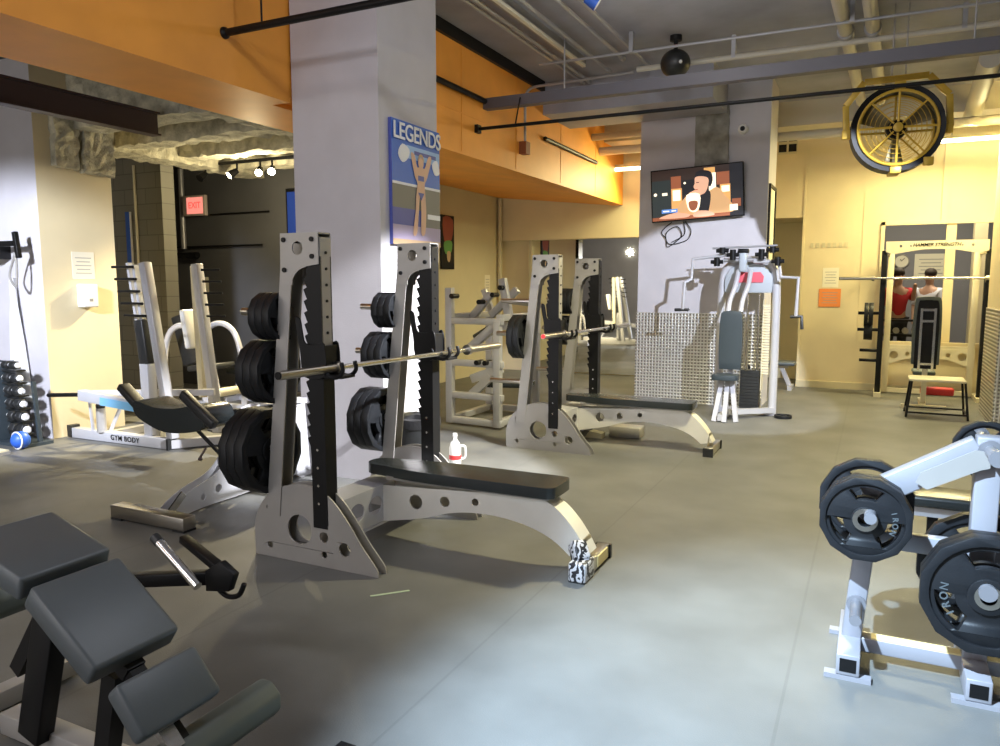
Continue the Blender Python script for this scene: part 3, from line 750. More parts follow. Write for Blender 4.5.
# white curved-tube machine further back
t = thing('leg_machine', 'white curved tube leg machine between the lever machine and the dark wall', 'exercise machine', (-7.2, 6.6, 0))
for s in (-.28, .28):
    bm = tube(B(), smooth_pts([(-.35, s, .05), (-.40, s, .5), (-.3, s, .95), (-.05, s, 1.08), (.2, s, .95), (.32, s, .5), (.3, s, .05)], 5), .035, 10); obj('hoop_frame', bm, WSTEEL, t, sm=True)
bm = bar(B(), (-.5, .28, .05), (.75, .28, .05), .07, .07); bar(bm, (-.5, -.28, .05), (.75, -.28, .05), .07, .07); bar(bm, (.7, -.28, .05), (.7, .28, .05), .07, .07); obj('base_frame', bm, WSTEEL, t)
bm = bar(B(), (-.15, 0, .55), (.30, 0, .60), .34, .07); obj('seat', bm, BLACKM, t, bevel=.02)
bm = bar(B(), (-.2, 0, .6), (-.38, 0, 1.2), .34, .07, (0, 1, 0)); obj('backrest', bm, BLACKM, t, bevel=.02)
bm = tube(B(), [(.1, -.2, .9), (.4, -.3, .75), (.5, -.3, .3)], .03, 8); obj('lever', bm, WSTEEL, t, sm=True)
obj('foam_roller', cyl(B(), (.5, -.32, .32), (.5, .25, .32), .05), CRSTEEL, t, sm=True)

# black incline bench in the dark bay
t = thing('incline_bench', 'black incline bench on a white base against the charcoal wall', 'weight bench', (-7.1, 7.6, 0))
bm = bar(B(), (-.25, 0, .42), (.25, 0, 1.02), .30, .07); obj('backrest', bm, VINYL, t, bevel=.02, seg=3)
bm = bar(B(), (-.68, 0, .40), (-.28, 0, .40), .30, .07); obj('seat', bm, VINYL, t, bevel=.02, seg=3)
bm = bar(B(), (-.6, 0, .34), (.25, 0, .10), .06, .06); bar(bm, (-.6, -.25, .03), (-.6, .25, .03), .06, .06); bar(bm, (.4, -.28, .03), (.4, .28, .03), .06, .06); bar(bm, (-.6, 0, .03), (.4, 0, .03), .06, .06); bar(bm, (.2, 0, .1), (.1, 0, .8), .05, .05); bar(bm, (-.6, 0, .03), (-.6, 0, .36), .06, .06)
obj('frame', bm, WSTEEL, t)

# ------------------------------------------------------------------ grey multi bar machine behind the pillar
t = thing('lever_row_machine', 'grey tubular lever machine standing right of the central pillar', 'exercise machine', (-3.9, 7.25, 0))
def L(*p): return [(x + 3.9, y - 7.25, z) for x, y, z in p]
def lbar(bm, p, q, w=.07, h=.07, up=(0, 0, 1)): a, b = L(p, q); return bar(bm, a, b, w, h, up)
for (x, y, z) in ((-4.2, 7.28, 1.52), (-3.58, 7.22, 1.17), (-4.2, 8.25, 1.3), (-3.58, 8.25, 1.3)):
    obj('upright', lbar(B(), (x, y, .02), (x, y, z), .08, .08, (0, 1, 0)), WSTEEL, t, bevel=.005)
for z in (1.16, .70, .34, .06):
    obj('front_rail', lbar(B(), (-4.2, 7.28, z), (-3.52, 7.22, z), .07, .07), WSTEEL, t, bevel=.005)
for x in (-4.2, -3.58):
    for z in (.06, 1.2): obj('side_rail', lbar(B(), (x, 7.25, z), (x, 8.25, z)), WSTEEL, t, bevel=.005)
obj('rear_rail', lbar(B(), (-4.2, 8.25, .06), (-3.58, 8.25, .06)), WSTEEL, t)
bm = lbar(B(), (-4.12, 7.5, .80), (-3.75, 7.5, 1.10), .08, .09); lbar(bm, (-3.75, 7.5, 1.10), (-3.5, 7.5, 1.10), .07, .08); obj('press_arm', bm, WSTEEL, t, bevel=.005)
bm = lbar(B(), (-4.15, 7.7, 1.18), (-3.9, 7.7, 1.45), .07, .08); lbar(bm, (-3.95, 7.8, 1.20), (-3.62, 7.8, 1.50), .07, .08); lbar(bm, (-4.1, 7.9, 1.50), (-3.98, 7.9, 1.22), .06, .06); lbar(bm, (-3.58, 7.5, 1.2), (-3.66, 7.5, 1.62), .08, .08, (0, 1, 0)); obj('linkage', bm, WSTEEL, t, bevel=.005)
for p in ((-4.13, 7.25, 1.43), (-3.98, 7.6, 1.36), (-3.85, 7.68, 1.44), (-3.64, 7.45, 1.52), (-3.80, 7.2, .72), (-3.70, 7.2, .72)):
    a, = L(p); obj('pivot', cyl(B(), (a[0], a[1] - .06, a[2]), (a[0], a[1] + .08, a[2]), .028, n=10), BLACK, t)
bm = lbar(B(), (-4.08, 7.75, .95), (-3.75, 7.75, 1.14), .32, .07); obj('chest_pad', bm, VINYL, t, bevel=.02, seg=3)
bm = lbar(B(), (-4.1, 7.6, .48), (-3.72, 7.6, .62), .06, .10); lbar(bm, (-4.1, 7.6, .30), (-3.85, 7.6, .52), .07, .09); obj('foot_lever', bm, WSTEEL, t)
bm = lbar(B(), (-4.0, 7.9, .40), (-3.5, 7.9, .42), .3, .07); obj('seat', bm, VINYL, t, bevel=.02)
bm = B(); a, b = L((-3.55, 7.45, 1.37), (-3.15, 7.45, 1.33)); cyl(bm, a, b, .025); obj('plate_peg', bm, DCHROME, t, sm=True)

# ------------------------------------------------------------------ bin and bottle beside the pillar
t = thing('waste_bin', 'black waste bin with liner beside the central pillar', 'bin', (-3.19, 5.0, 0))
bm = lathe(B(), [(.135, 0), (.175, .50), (.165, .50), (.125, .03)], n=20); obj('body', bm, MATS['black_rubber'], t, sm=True)
bm = lathe(B(), [(.178, .44), (.186, .46), (.186, .515), (.172, .525), (.150, .50), (.165, .44)], n=20)
for v in bm.verts: v.co += noise.noise_vector(v.co * 14) * .012
obj('bin_liner', bm, BIN, t, sm=True)
t = thing('jug', 'white plastic jug with a red label on the floor behind the nearest bench', 'jug', (-3.16, 5.55, 0)); t.scale = (.85, .85, .95); t.rotation_euler = (0, 0, .46)
bm = lathe(B(), [(.055, 0), (.06, .02), (.06, .17), (.045, .22), (.02, .25), (.02, .28)], n=16); obj('body', bm, CLEARP, t, sm=True)
obj('handle', tube(B(), smooth_pts([(.05, 0, .19), (.10, 0, .18), (.10, 0, .09), (.06, 0, .07)], 4), .012, 8), CLEARP, t, sm=True)
obj('label_band', lathe(B(), [(.0615, .07), (.0615, .11)], n=16), RED, t, sm=True); obj('cap', cyl(B(), (0, 0, .28), (0, 0, .305), .022), WHITE, t, sm=True)

# ------------------------------------------------------------------ screen on the far pillar
ty = 9.80
t = thing('television', 'wall television showing a man at a table, high on the far pillar', 'television', (-2.07, ty, 2.70))
# tilted slightly as hung: built in local x/z, then turned a little on the wall
bm = bx(B(), -.60, .60, 0, .05, -.345, .345); obj('case', bm, BLACK, t, bevel=.006)
obj('wall_bracket', bx(B(), -.2, .2, .05, .082, -.15, .15), BLACK, t)
def em(name, c, s=.5): return mat(name, c, .4, emit=s)
TVB = em('screen_dark_brown', (.03, .015, .01)); TVK = em('screen_black', (.006, .006, .01)); TVA = em('screen_amber', (.85, .45, .14)); TVW = em('screen_white', (1, .88, .68), .75)
TVR = em('screen_red_brown', (.34, .10, .04)); TVS = em('screen_skin', (.85, .48, .32)); TVJ = em('screen_tan_jacket', (.72, .42, .19)); TVD = em('screen_green_dark', (.02, .03, .03)); TVL = em('screen_caption_blue', (.12, .3, .8))
def rc(x0, x1, z0, z1): return [(x0, z0), (x1, z0), (x1, z1), (x0, z1)]
W, H = .585, .33
items = [(TVB, rc(-W, W, -H, H)), (TVD, rc(-W, -.34, -H, .20)), (TVK, rc(-.20, .05, -.02, .18)), (TVK, rc(.42, W, -H, H)), (TVR, rc(-.33, -.20, .08, .24)), (TVA, rc(-.33, -.19, -.22, .08)), (TVW, rc(-.31, -.21, -.08, .06)),
         (TVR, rc(.26, .42, .08, .24)), (TVA, rc(.30, .43, -.20, .08)), (TVW, rc(.32, .42, -.02, .06)), (TVA, rc(.10, .24, .20, .31)), (TVW, rc(.16, .25, -.02, .24)),
         (TVW, circ(-.54, .02, .022, 10)), (TVW, rc(-.45, -.38, .0, .035)), (TVW, circ(-.15, .14, .016, 10)),
         (TVJ, smooth_pts([(-.28, -.25), (-.20, -.10), (-.06, .02), (.06, .05), (.14, .0), (.26, .05), (.36, -.06), (.46, -.28), (-.1, -.30)], 3, True)),
         (TVK, smooth_pts([(.04, -.30), (.03, .0), (.16, .02), (.18, -.10), (.13, -.30)], 3, True)),
         (TVK, smooth_pts([(-.01, .18), (.0, .26), (.08, .285), (.19, .25), (.21, .14), (.17, .06), (.13, .16), (.04, .20)], 3, True)),
         (TVS, smooth_pts([(-.01, .20), (-.02, .12), (-.035, .08), (-.01, .03), (.03, -.03), (.11, -.01), (.15, .08), (.155, .17), (.08, .205)], 3, True)),
         (TVS, smooth_pts([(.0, .03), (-.10, .0), (-.06, -.05), (.05, -.04)], 3, True)),
         (TVK, rc(.0, .035, .125, .135)), (TVR, rc(-.02, .02, .035, .045)),
         (TVW, smooth_pts([(-.13, -.02), (.04, -.02), (.03, -.20), (-.04, -.25), (-.11, -.20)], 3, True)),
         (TVR, smooth_pts([(-.10, -.11), (.01, -.11), (.0, -.20), (-.05, -.23), (-.09, -.20)], 3, True)),
         (TVR, rc(-W, .42, -H, -.285)), (TVS, smooth_pts([(-.5, -.30), (-.3, -.24), (-.1, -.27), (-.15, -.31)], 3, True)), (TVS, smooth_pts([(-.04, -.31), (.0, -.24), (.16, -.25), (.22, -.31)], 3, True)),
         (TVL, rc(-.46, -.25, -.235, -.185)), (TVW, rc(-.44, -.36, -.217, -.203)), (TVW, rc(-.33, -.27, -.217, -.203)), (TVR, rc(.45, .56, -.22, -.12)), (TVW, rc(.42, .52, -.27, -.19))]
layers('screen', t, items, 'Y', 0, -.0008)
t.rotation_euler = (0, R(-3.0), R(4)); t.scale = (.95, .95, .95)
t = thing('television_cable', 'tangled black cables hanging below the wall television', 'cable', (-2.45, 9.92, 2.34))
bm = tube(B(), smooth_pts([(.22, 0, .02), (.30, -.01, -.10), (.24, 0, -.22), (.02, 0, -.26), (-.02, 0, -.12), (.12, -.01, -.04), (.18, 0, -.16), (.05, 0, -.24)], 5), .006, 6)
tube(bm, smooth_pts([(.05, 0, .02), (-.08, 0, -.10), (-.02, 0, -.20), (.0, 0, -.30), (.15, 0, -.20), (.22, 0, -.12), (.20, 0, .02)], 5), .006, 6)
obj('cable', bm, BLACK, t, sm=True)

# embossed sheet round the foot of the pillar
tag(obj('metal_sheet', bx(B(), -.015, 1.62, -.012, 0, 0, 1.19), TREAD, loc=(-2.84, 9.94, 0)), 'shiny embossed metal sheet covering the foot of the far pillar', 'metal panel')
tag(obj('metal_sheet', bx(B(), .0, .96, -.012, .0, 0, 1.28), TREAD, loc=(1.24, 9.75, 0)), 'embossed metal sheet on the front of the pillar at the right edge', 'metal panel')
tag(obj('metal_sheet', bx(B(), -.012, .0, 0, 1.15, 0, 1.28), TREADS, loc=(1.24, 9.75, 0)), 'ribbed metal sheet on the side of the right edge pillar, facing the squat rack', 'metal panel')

# ------------------------------------------------------------------ poster on the central pillar
t = thing('poster', 'large blue LEGENDS poster of a figure holding up a sign, on the central pillar', 'poster', (-3.38, 5.30, 2.34))
POB = mat('poster_blue', (.05, .16, .62), .5); POG = mat('poster_grey', (.17, .17, .17), .5); POL = mat('poster_pale_violet', (.40, .34, .52), .5); POD = mat('poster_navy', (.08, .10, .40), .5)
POW = mat('poster_white', (.80, .82, .88), .5); POS = mat('poster_skin', (.68, .42, .30), .5); POC = mat('poster_light_blue', (.30, .50, .85), .5); POP = mat('poster_peach', (.52, .36, .22), .5)
obj('canvas', bx(B(), .002, .03, -.36, .35, -.475, .475), POD, t)
k = -.48
Z = lambda pts: pts
items = [(POB, rc(-.36, .35, 0, .475)), (POG, rc(-.36, .35, -.32, 0)), (POD, rc(-.36, .10, -.33, -.19)), (POW, rc(.15, .35, -.25, -.21)), (POL, rc(-.36, .35, -.475, -.32)), (POP, rc(-.36, .35, -.475, -.43)), (POW, rc(-.36, .35, -.012, .008)),
         (POC, rc(-.16, .34, .20, .30)), (POW, smooth_pts([(-.28, .22), (-.22, .30), (-.12, .27), (-.14, .20), (-.22, .16)], 3, True)), (POW, smooth_pts([(.22, .20), (.30, .24), (.34, .14), (.26, .12)], 3, True)), (POD, rc(-.05, .28, .24, .27)),
         (POS, smooth_pts([(-.10, .24), (-.05, .24), (-.01, .15), (.03, .16), (.06, .165), (.10, .15), (.16, .25), (.21, .24), (.14, .08), (.10, .02), (.11, -.08), (.12, -.20), (.10, -.37), (.04, -.37), (.045, -.16), (.03, -.08), (.01, -.16), (-.02, -.37), (-.08, -.38), (-.04, -.20), (-.03, -.08), (-.01, .02), (-.05, .08)], 3, True)),
         (POS, circ(.045, .185, .042, 16)), (POD, rc(-.0, .09, .045, .085)), (POD, [(.0, -.05), (.09, -.05), (.045, -.11)]), (POP, smooth_pts([(.0, .20), (.02, .25), (.07, .25), (.09, .20), (.045, .235)], 3, True))]
layers('picture', t, items, 'X', .030, .0006)
bm = text_mesh('LEGENDS', .178, .002, 0, .92); bmesh.ops.rotate(bm, verts=bm.verts, cent=(0, 0, 0), matrix=Matrix.Rotation(R(90), 3, 'X')); bmesh.ops.rotate(bm, verts=bm.verts, cent=(0, 0, 0), matrix=Matrix.Rotation(R(90), 3, 'Z'))
bmesh.ops.translate(bm, verts=bm.verts, vec=(.042, .0, .385)); obj('lettering', bm, POW, t, label='pale blue white capital letters')
t = thing('poster', 'small dark red and green poster on the tan wall behind the pillar', 'poster', (-6.13, 10.53, 2.22))
obj('board', bx(B(), .0, .03, -.2, .2, -.42, .42), BLACK, t)
PR = mat('poster_dark_red', (.30, .06, .04), .6); PG = mat('poster_green', (.12, .34, .08), .6)
layers('picture', t, [(PR, smooth_pts([(-.15, .38), (.16, .36), (.12, .05), (-.1, .0)], 3, True)), (PG, smooth_pts([(-.12, .0), (.12, .02), (.10, -.15), (-.08, -.18)], 3, True)), (POP, smooth_pts([(-.03, -.15), (.08, -.15), (.05, -.30), (-.02, -.28)], 3, True))], 'X', .03, .001)

# wall pieces on the cream pillar
t = thing('dispenser', 'white box dispenser on the cream pillar below the paper notice', 'dispenser', (-7.4, 5.21, 1.44))
obj('body', bx(B(), 0, .11, -.085, .085, -.12, .12), WHITE, t, bevel=.015, seg=3); obj('sensor', bx(B(), .11, .112, -.02, .02, -.06, -.03), STEEL, t)
def notice(label, m, loc, w, h, ax, lines=True, text=None):
    t = thing('notice', label, 'notice', loc)
    if ax == 'X': obj('sheet', bx(B(), 0, .004, -w / 2, w / 2, -h / 2, h / 2), m, t)
    else: obj('sheet', bx(B(), -w / 2, w / 2, -.004, 0, -h / 2, h / 2), m, t)
    bm = B()
    if lines:
        n = 5
        for i in range(n):
            z = h * (.28 - .14 * i); s = w * (.3 if i % 2 else .36)
            if ax == 'X': bx(bm, .004, .0045, -s, s, z - h * .015, z + h * .015)
            else: bx(bm, -s, s, -.0045, -.004, z - h * .015, z + h * .015)
        obj('print', bm, STEEL, t)
    return t
notice('cream paper notice above the dispenser on the cream pillar', PAPER, (-7.4, 5.22, 1.75), .25, .28, 'X')
notice('white paper notice taped to the far cream wall', PAPER, (-.60, 12.4, 1.66), .22, .29, 'Y')
notice('orange paper sign below the white notice on the far wall', ORPAPER, (-.60, 12.395, 1.36), .30, .27, 'Y')
notice('pale notice on the charcoal wall between the two leaning posts', PAPER, (-9.3, 8.5, 1.55), .30, .24, 'Y')
notice('pale sheet on the tan wall by the mirror corner', PAPER, (-6.13, 11.95, 1.55), .2, .35, 'X')
bm = B()
t = thing('wall_lettering', 'faint row of raised letters on the far cream wall', 'sign', (-.63, 12.4, 2.14))
for i in range(7):
    obj('raised_panel', bx(B(), -.27 + .078 * i, -.225 + .078 * i, -.01, 0, -.035, .035), TAN, t)
# training hook and strap on the white pillar face
t = thing('wall_hook', 'black T shaped hook bracket on the white pillar face at the left edge', 'hook', (-7.66, 4.78, 1.95))
obj('bracket_arm', bar(B(), (-.3, -.2, .0), (.18, -.2, .0), .04, .05), BLACK, t); obj('cross_bar', bar(B(), (.19, -.2, .11), (.23, -.2, -.14), .045, .045, (0, 1, 0)), BLACK, t, bevel=.006)
obj('mount_plate', bx(B(), -.32, -.22, -.22, 0, -.14, .03), BLACK, t)
t = thing('hanging_strap', 'grey strap loop hanging from the black wall hook', 'strap', (-7.47, 4.57, 1.84))
obj('strap', tube(B(), smooth_pts([(0, 0, .02), (-.10, 0, -.16), (-.10, 0, -.24), (-.02, 0, -.30), (0.01, 0, -.12), (0, 0, .02)], 5), .012, 8), STEEL, t, sm=True)
t = thing('towel', 'long white towel hanging on the white pillar face at the left edge', 'towel', (-7.72, 4.76, 0))
bm = B(); n = 14; g = []
for i in range(n + 1):
    f = i / n; z = 1.62 - 1.25 * f
    g.append([bm.verts.new((-.12 + .30 * f * j / 8 + .06 * (1 - f) * j / 8 - .1 * f, -.03 - .02 * math.sin(j * 1.9 + f * 3), z)) for j in range(9)])
for i in range(n):
    for j in range(8): bm.faces.new((g[i][j], g[i + 1][j], g[i + 1][j + 1], g[i][j + 1]))
o = obj('cloth', bm, WHITE, t, sm=True); md = o.modifiers.new('s', 'SOLIDIFY'); md.thickness = .008

# ------------------------------------------------------------------ dumbbell rack at the left edge
t = thing('dumbbell_rack', 'dark upright dumbbell rack at the left edge of the picture', 'rack', (-7.49, 4.50, 0))
obj('side_panel', bar(B(), (-.16, 0, 0), (-.24, 0, .80), .26, .05, (1, 0, 0)), DSLATE, t, bevel=.006)
obj('back_panel', bx(B(), -.5, -.2, .06, .09, 0, .80), DSLATE, t)
for k in range(6):
    obj('cradle', bx(B(), -.20, .10 - .012 * k, -.02, .08, .085 + .125 * k, .10 + .125 * k), BLACKM, t)
obj('front_upright', bar(B(), (.235, .05, .02), (.19, .05, .62), .03, .035, (0, 1, 0)), DSLATE, t)
obj('base', bx(B(), -.45, .3, -.14, .14, 0, .03), DSLATE, t)
for k in range(6):
    z = .155 + .125 * k; x = .07 - .014 * k
    d = thing('dumbbell', ['lowest', 'second lowest', 'third lowest', 'fourth lowest', 'fifth lowest', 'topmost'][k] + ' black and chrome dumbbell on the left edge rack', 'dumbbell', (-7.49 + x, 4.46, z), PI / 2, 'dumbbells on the left edge rack')
    rr = .058 - .003 * k
    obj('handle', cyl(B(), (0, -.13, 0), (0, .13, 0), .016), WSTEEL, d, sm=True)
    for sg in (-1, 1):
        obj('head', prism(B(), circ(0, 0, rr, 6), min(sg * .025, sg * .105), max(sg * .025, sg * .105), 'Y'), BLACKM, d, bevel=.006)
        obj('end_cap', lathe(B(), [(rr * .62, sg * .105), (rr * .66, sg * .125), (rr * .4, sg * .145)], ax='Y', n=14), WHITE, d, sm=True)
t = thing('medicine_ball', 'bright blue ball on the floor under the left edge dumbbell rack', 'ball', (-7.22, 4.34, .085))
obj('ball', ball(B(), (0, 0, 0), .085, n=24), BLUE, t, sm=True); obj('seam', tube(B(), [(.08 * math.cos(a * PI / 12), -.035, .08 * math.sin(a * PI / 12)) for a in range(24)], .008, 6, closed=True), WHITE, t, sm=True)
t = thing('floor_platform', 'low wooden edged step on the floor at the left edge', 'platform', (-7.25, 4.02, 0))
obj('top', bx(B(), -.6, .18, -.12, .12, .03, .045), CRSTEEL, t); obj('frame', bx(B(), -.6, .18, -.13, .13, 0, .03), STEEL, t)

# ------------------------------------------------------------------ butterfly machine in front of the far pillar
t = thing('pec_fly_machine', 'white pec fly machine with grey pads in front of the far pillar', 'exercise machine', (-1.38, 9.15, 0))
def P(x, y, z): return (x + 1.38, y - 9.15, z)
def pt(pts): return [P(*p) for p in pts]
arch = smooth_pts([(-1.66, 9.45, .02), (-1.66, 9.45, 1.0), (-1.65, 9.45, 1.55), (-1.58, 9.45, 1.72), (-1.42, 9.45, 1.78), (-1.24, 9.45, 1.78), (-1.10, 9.45, 1.72), (-1.04, 9.45, 1.55), (-1.03, 9.45, 1.0), (-1.03, 9.45, .02)], 4)
obj('arch_frame', tube(B(), [(p[0], p[1], p[2] * 1.03) for p in pt(arch)], .05, 10), WSTEEL, t, sm=True)
bm = prism(B(), [(a + 1.38, b) for a, b in smooth_pts([(-1.61, 1.46), (-1.61, 1.64), (-1.52, 1.76), (-1.34, 1.79), (-1.17, 1.76), (-1.08, 1.64), (-1.08, 1.46)], 3)], .23, .36, 'Y'); sh = obj('shroud', bm, GREYBL, t, bevel=.01)
obj('name_plate', prism(B(), [(-.10, 1.58), (.20, 1.58), (.21, 1.65), (.17, 1.70), (-.06, 1.70), (-.10, 1.66)], .218, .23), LABELR, sh, label='blurred red name plate')
bm = B()
for k in range(12): bx(bm, -.02, .20, .24, .36, .08 + k * .038, .115 + k * .038)
obj('weight_stack', bm, BLACKM, t)
for x in (.03, .16): obj('guide_rod', cyl(B(), (x, .30, .06), (x, .30, 1.45), .012), CHROME, t, sm=True)
obj('stack_pin', tube(B(), [(.08, .22, .60), (.09, .17, .57)], .012, 8), BLACK, t)
bm = B()
for k in range(26): bx(bm, .215, .30, .22, .235, .50 + .032 * k, .50 + .032 * k + .02)
bx(bm, .215, .225, .225, .36, .3, 1.38)
obj('louvred_guard', bm, CRSTEEL, t)
bm = B(); bar(bm, P(-1.66, 9.45, .04), P(-1.0, 9.45, .04), .08, .07); bar(bm, P(-1.5, 9.40, .05), P(-1.5, 8.72, .05), .07, .07); bar(bm, P(-1.02, 9.42, .07), P(-1.45, 8.95, .09), .06, .06); obj('base_frame', bm, WSTEEL, t)
for (a, b) in (((-1.52, 8.90, .48), (-1.58, 8.76, .0)), ((-1.46, 8.90, .48), (-1.46, 8.72, .0)), ((-1.42, 8.92, .50), (-1.34, 8.80, .0))): obj('seat_leg', bar(B(), P(*a), P(*b), .05, .05, (0, 1, 0)), WSTEEL, t)
bm = prism(B(), [(a, b) for a, b in smooth_pts([(-.24, -.39), (-.2, -.44), (-.08, -.45), (.0, -.43), (.05, -.38), (.03, -.2), (-.05, -.14), (-.20, -.15)], 3, True)], .48, .535, 'Z'); obj('seat', bm, DSLATE, t, bevel=.02, seg=3)
bm = prism(B(), smooth_pts([(-.20, .58), (-.21, .9), (-.20, 1.18), (-.16, 1.25), (-.0, 1.25), (.04, 1.18), (.05, .9), (.04, .58)], 3), -.18, -.11, 'Y'); obj('back_pad', bm, DSLATE, t, bevel=.025, seg=3)
for x in (-.12, .02): obj('pad_riser', tube(B(), smooth_pts([(x - .01, -.10, 1.24), (x, -.04, 1.38), (x + .04, .05, 1.55), (x + .05, .15, 1.72)], 4), .028, 8), WSTEEL, t, sm=True)
obj('back_post', bar(B(), (-.08, -.08, .5), (-.08, -.08, 1.25), .05, .06, (0, 1, 0)), WSTEEL, t)
hub = obj('pivot_head', bar(B(), P(-1.40, 9.3, 1.70), P(-1.40, 9.3, 1.93), .09, .09, (0, 1, 0)), GREYBL, t, bevel=.02)
obj('pivot_cap', bx(B(), -.08, .04, .1, .2, 1.92, 1.97), BLACK, hub, bevel=.01)
obj('cross_tube', cyl(B(), P(-1.62, 9.3, 1.84), P(-1.14, 9.3, 1.84), .025), IRONP, t, sm=True)
for s, arm in ((-1, [(-1.42, 9.28, 1.92), (-1.98, 9.28, 1.86), (-1.99, 9.26, 1.62), (-2.06, 9.22, 1.58), (-2.07, 9.22, 1.26)]), (1, [(-1.28, 9.28, 1.82), (-1.00, 9.28, 1.81), (-.97, 9.26, 1.64), (-.78, 9.24, 1.63), (-.79, 9.24, 1.20)])):
    a = obj('swing_arm', tube(B(), pt(arm), .022, 8), WSTEEL, t, sm=True)
    e = arm[-1]
    g = tube(B(), pt([(e[0] - .10 * (1 if s < 0 else .6), e[1], e[2] - .01), (e[0] + .06, e[1], e[2] - .005), (e[0] + .07, e[1], e[2] - .15 if s > 0 else e[2] - .02)]) , .02, 8)
    obj('hand_grip', g, BLACKM, a, sm=True)
    for i, (dx, dz, l) in enumerate(((.16, .0, .12), (.28, .05, .07), (.34, -.08, .10))):
        bm = cyl(B(), P(-1.35 + s * dx, 9.24, 1.90 + dz - l / 2), P(-1.35 + s * dx, 9.24, 1.90 + dz + l / 2), .035, n=10)
        cyl(bm, P(-1.35 + s * dx - .07, 9.24, 1.90 + dz), P(-1.35 + s * dx + .07, 9.24, 1.90 + dz), .024, n=10); obj('clamp', bm, BLACK, a, sm=True)
obj('top_rail', cyl(B(), P(-1.75, 9.26, 1.98), P(-1.02, 9.26, 2.0), .012), IRONP, t, sm=True)
plate((-.89, 9.33, .018), .10, .034, 'small black disc lying on the floor right of the pec fly machine', None, 'Y', 'weight_plate').rotation_euler = (PI / 2, 0, 0)
# flat bench in the alcove doorway
t = thing('flat_bench', 'small dark flat bench at the doorway right of the far pillar', 'weight bench', (-1.2, 12.0, 0))
obj('pad', bx(B(), -.5, .2, -.15, .15, .36, .42), SLATE, t, bevel=.02); bm = bar(B(), (-.4, 0, .34), (.1, 0, .34), .05, .05); obj('frame', bm, WSTEEL, t)
obj('leg', bar(B(), (.0, 0, .34), (.14, 0, .03), .06, .06, (0, 1, 0)), WSTEEL, t); obj('leg', bar(B(), (-.35, 0, .34), (-.42, 0, .03), .06, .06, (0, 1, 0)), WSTEEL, t); obj('foot', bar(B(), (.14, -.18, .03), (.14, .18, .03), .06, .06), WSTEEL, t)
# framed picture on the side of the far pillar
t = thing('picture_frame', 'narrow black framed picture on the right side of the far pillar', 'picture frame', (-1.23, 10.28, 2.15))
obj('frame', prism(B(), rc(-.30, .30, -.64, .64), 0, .025, 'X', [rc(-.26, .26, -.60, .60)]), BLACK, t); obj('print', bx(B(), .004, .01, -.27, .27, -.61, .61), PAPER, t)

# ------------------------------------------------------------------ squat rack at the interior window
t = thing('squat_rack', 'cream and black squat rack standing before the interior window', 'squat rack', (.71, 11.8, 0))
for s in (-1, 1):
    obj('front_upright', bx(B(), s * .61 - .035, s * .61 + .035, -.04, .04, .02, 2.02), BLACK, t, bevel=.004)
    obj('rear_upright', bx(B(), s * .52 - .04, s * .52 + .04, .34, .42, .02, 2.0), CRSTEEL, t, bevel=.004)
    obj('base_runner', bx(B(), s * .61 - .045, s * .61 + .045, -.15, .42, 0, .06), CRSTEEL, t)
    obj('top_runner', bx(B(), s * .57 - .03, s * .57 + .03, -.04, .42, 1.96, 2.03), CRSTEEL, t)
    obj('bar_catch', bar(B(), (s * .61, -.04, 1.60), (s * .61, -.14, 1.60), .06, .03), BLACK, t)
hd = [(-.60, 2.0), (-.60, 2.14), (.60, 2.14), (.60, 2.0)] + smooth_pts([(.50, 1.97), (.40, 1.985), (.2, 2.02), (0, 2.03), (-.2, 2.02), (-.40, 1.985), (-.50, 1.97)], 3)
hp = obj('header_plate', prism(B(), hd, -.052, -.044, 'Y', [circ(-.42, 2.075, .018, 12), circ(-.30, 2.075, .012, 12), circ(.30, 2.075, .012, 12), circ(.42, 2.075, .018, 12)]), CRSTEEL, t)
bm = text_mesh('HAMMER STRENGTH', .062, .001, .25, .95); bmesh.ops.rotate(bm, verts=bm.verts, cent=(0, 0, 0), matrix=Matrix.Rotation(R(90), 3, 'X')); bmesh.ops.translate(bm, verts=bm.verts, vec=(0, -.054, 2.085)); obj('lettering', bm, BLACK, hp)
cp = [(-.57, .66), (.57, .66), (.57, .42)] + smooth_pts([(.45, .44), (.25, .51), (0, .53), (-.25, .51), (-.45, .44)], 3) + [(-.57, .42)]
obj('cross_plate', prism(B(), cp, .35, .36, 'Y', [circ(-.42, .56, .055, 16), circ(.42, .56, .055, 16), circ(-.25, .58, .03, 12), circ(.25, .58, .03, 12)]), CRSTEEL, t)
obj('rear_rail', bx(B(), -.55, .55, .36, .42, .02, .08), CRSTEEL, t)
obj('rear_rail', bx(B(), -.55, .55, .36, .42, .66, .70), CRSTEEL, t)
for z in (1.16, .93, .64, .50):
    obj('storage_peg', cyl(B(), (-.60, .0, z), (-.90 if z > .7 else -.86, .0, z), .022), BLACK, t, sm=True)
plate((-.03, 11.8, 1.14), .17, .06, 'upper thick black plate stored on the side of the squat rack', 'plates on the squat rack', 'X')
plate((-.09, 11.8, 1.14), .17, .05, 'outer black plate on the top peg of the squat rack', 'plates on the squat rack', 'X')
plate((-.03, 11.8, .91), .125, .06, 'smaller black plate on the second peg of the squat rack', 'plates on the squat rack', 'X')
plate((-.085, 11.8, .91), .125, .05, 'outer smaller plate on the second peg of the squat rack', 'plates on the squat rack', 'X')
b = make_barbell('long barbell racked across the squat rack by the interior window', (.64, 11.69, 1.64), PI / 2, BLACK)
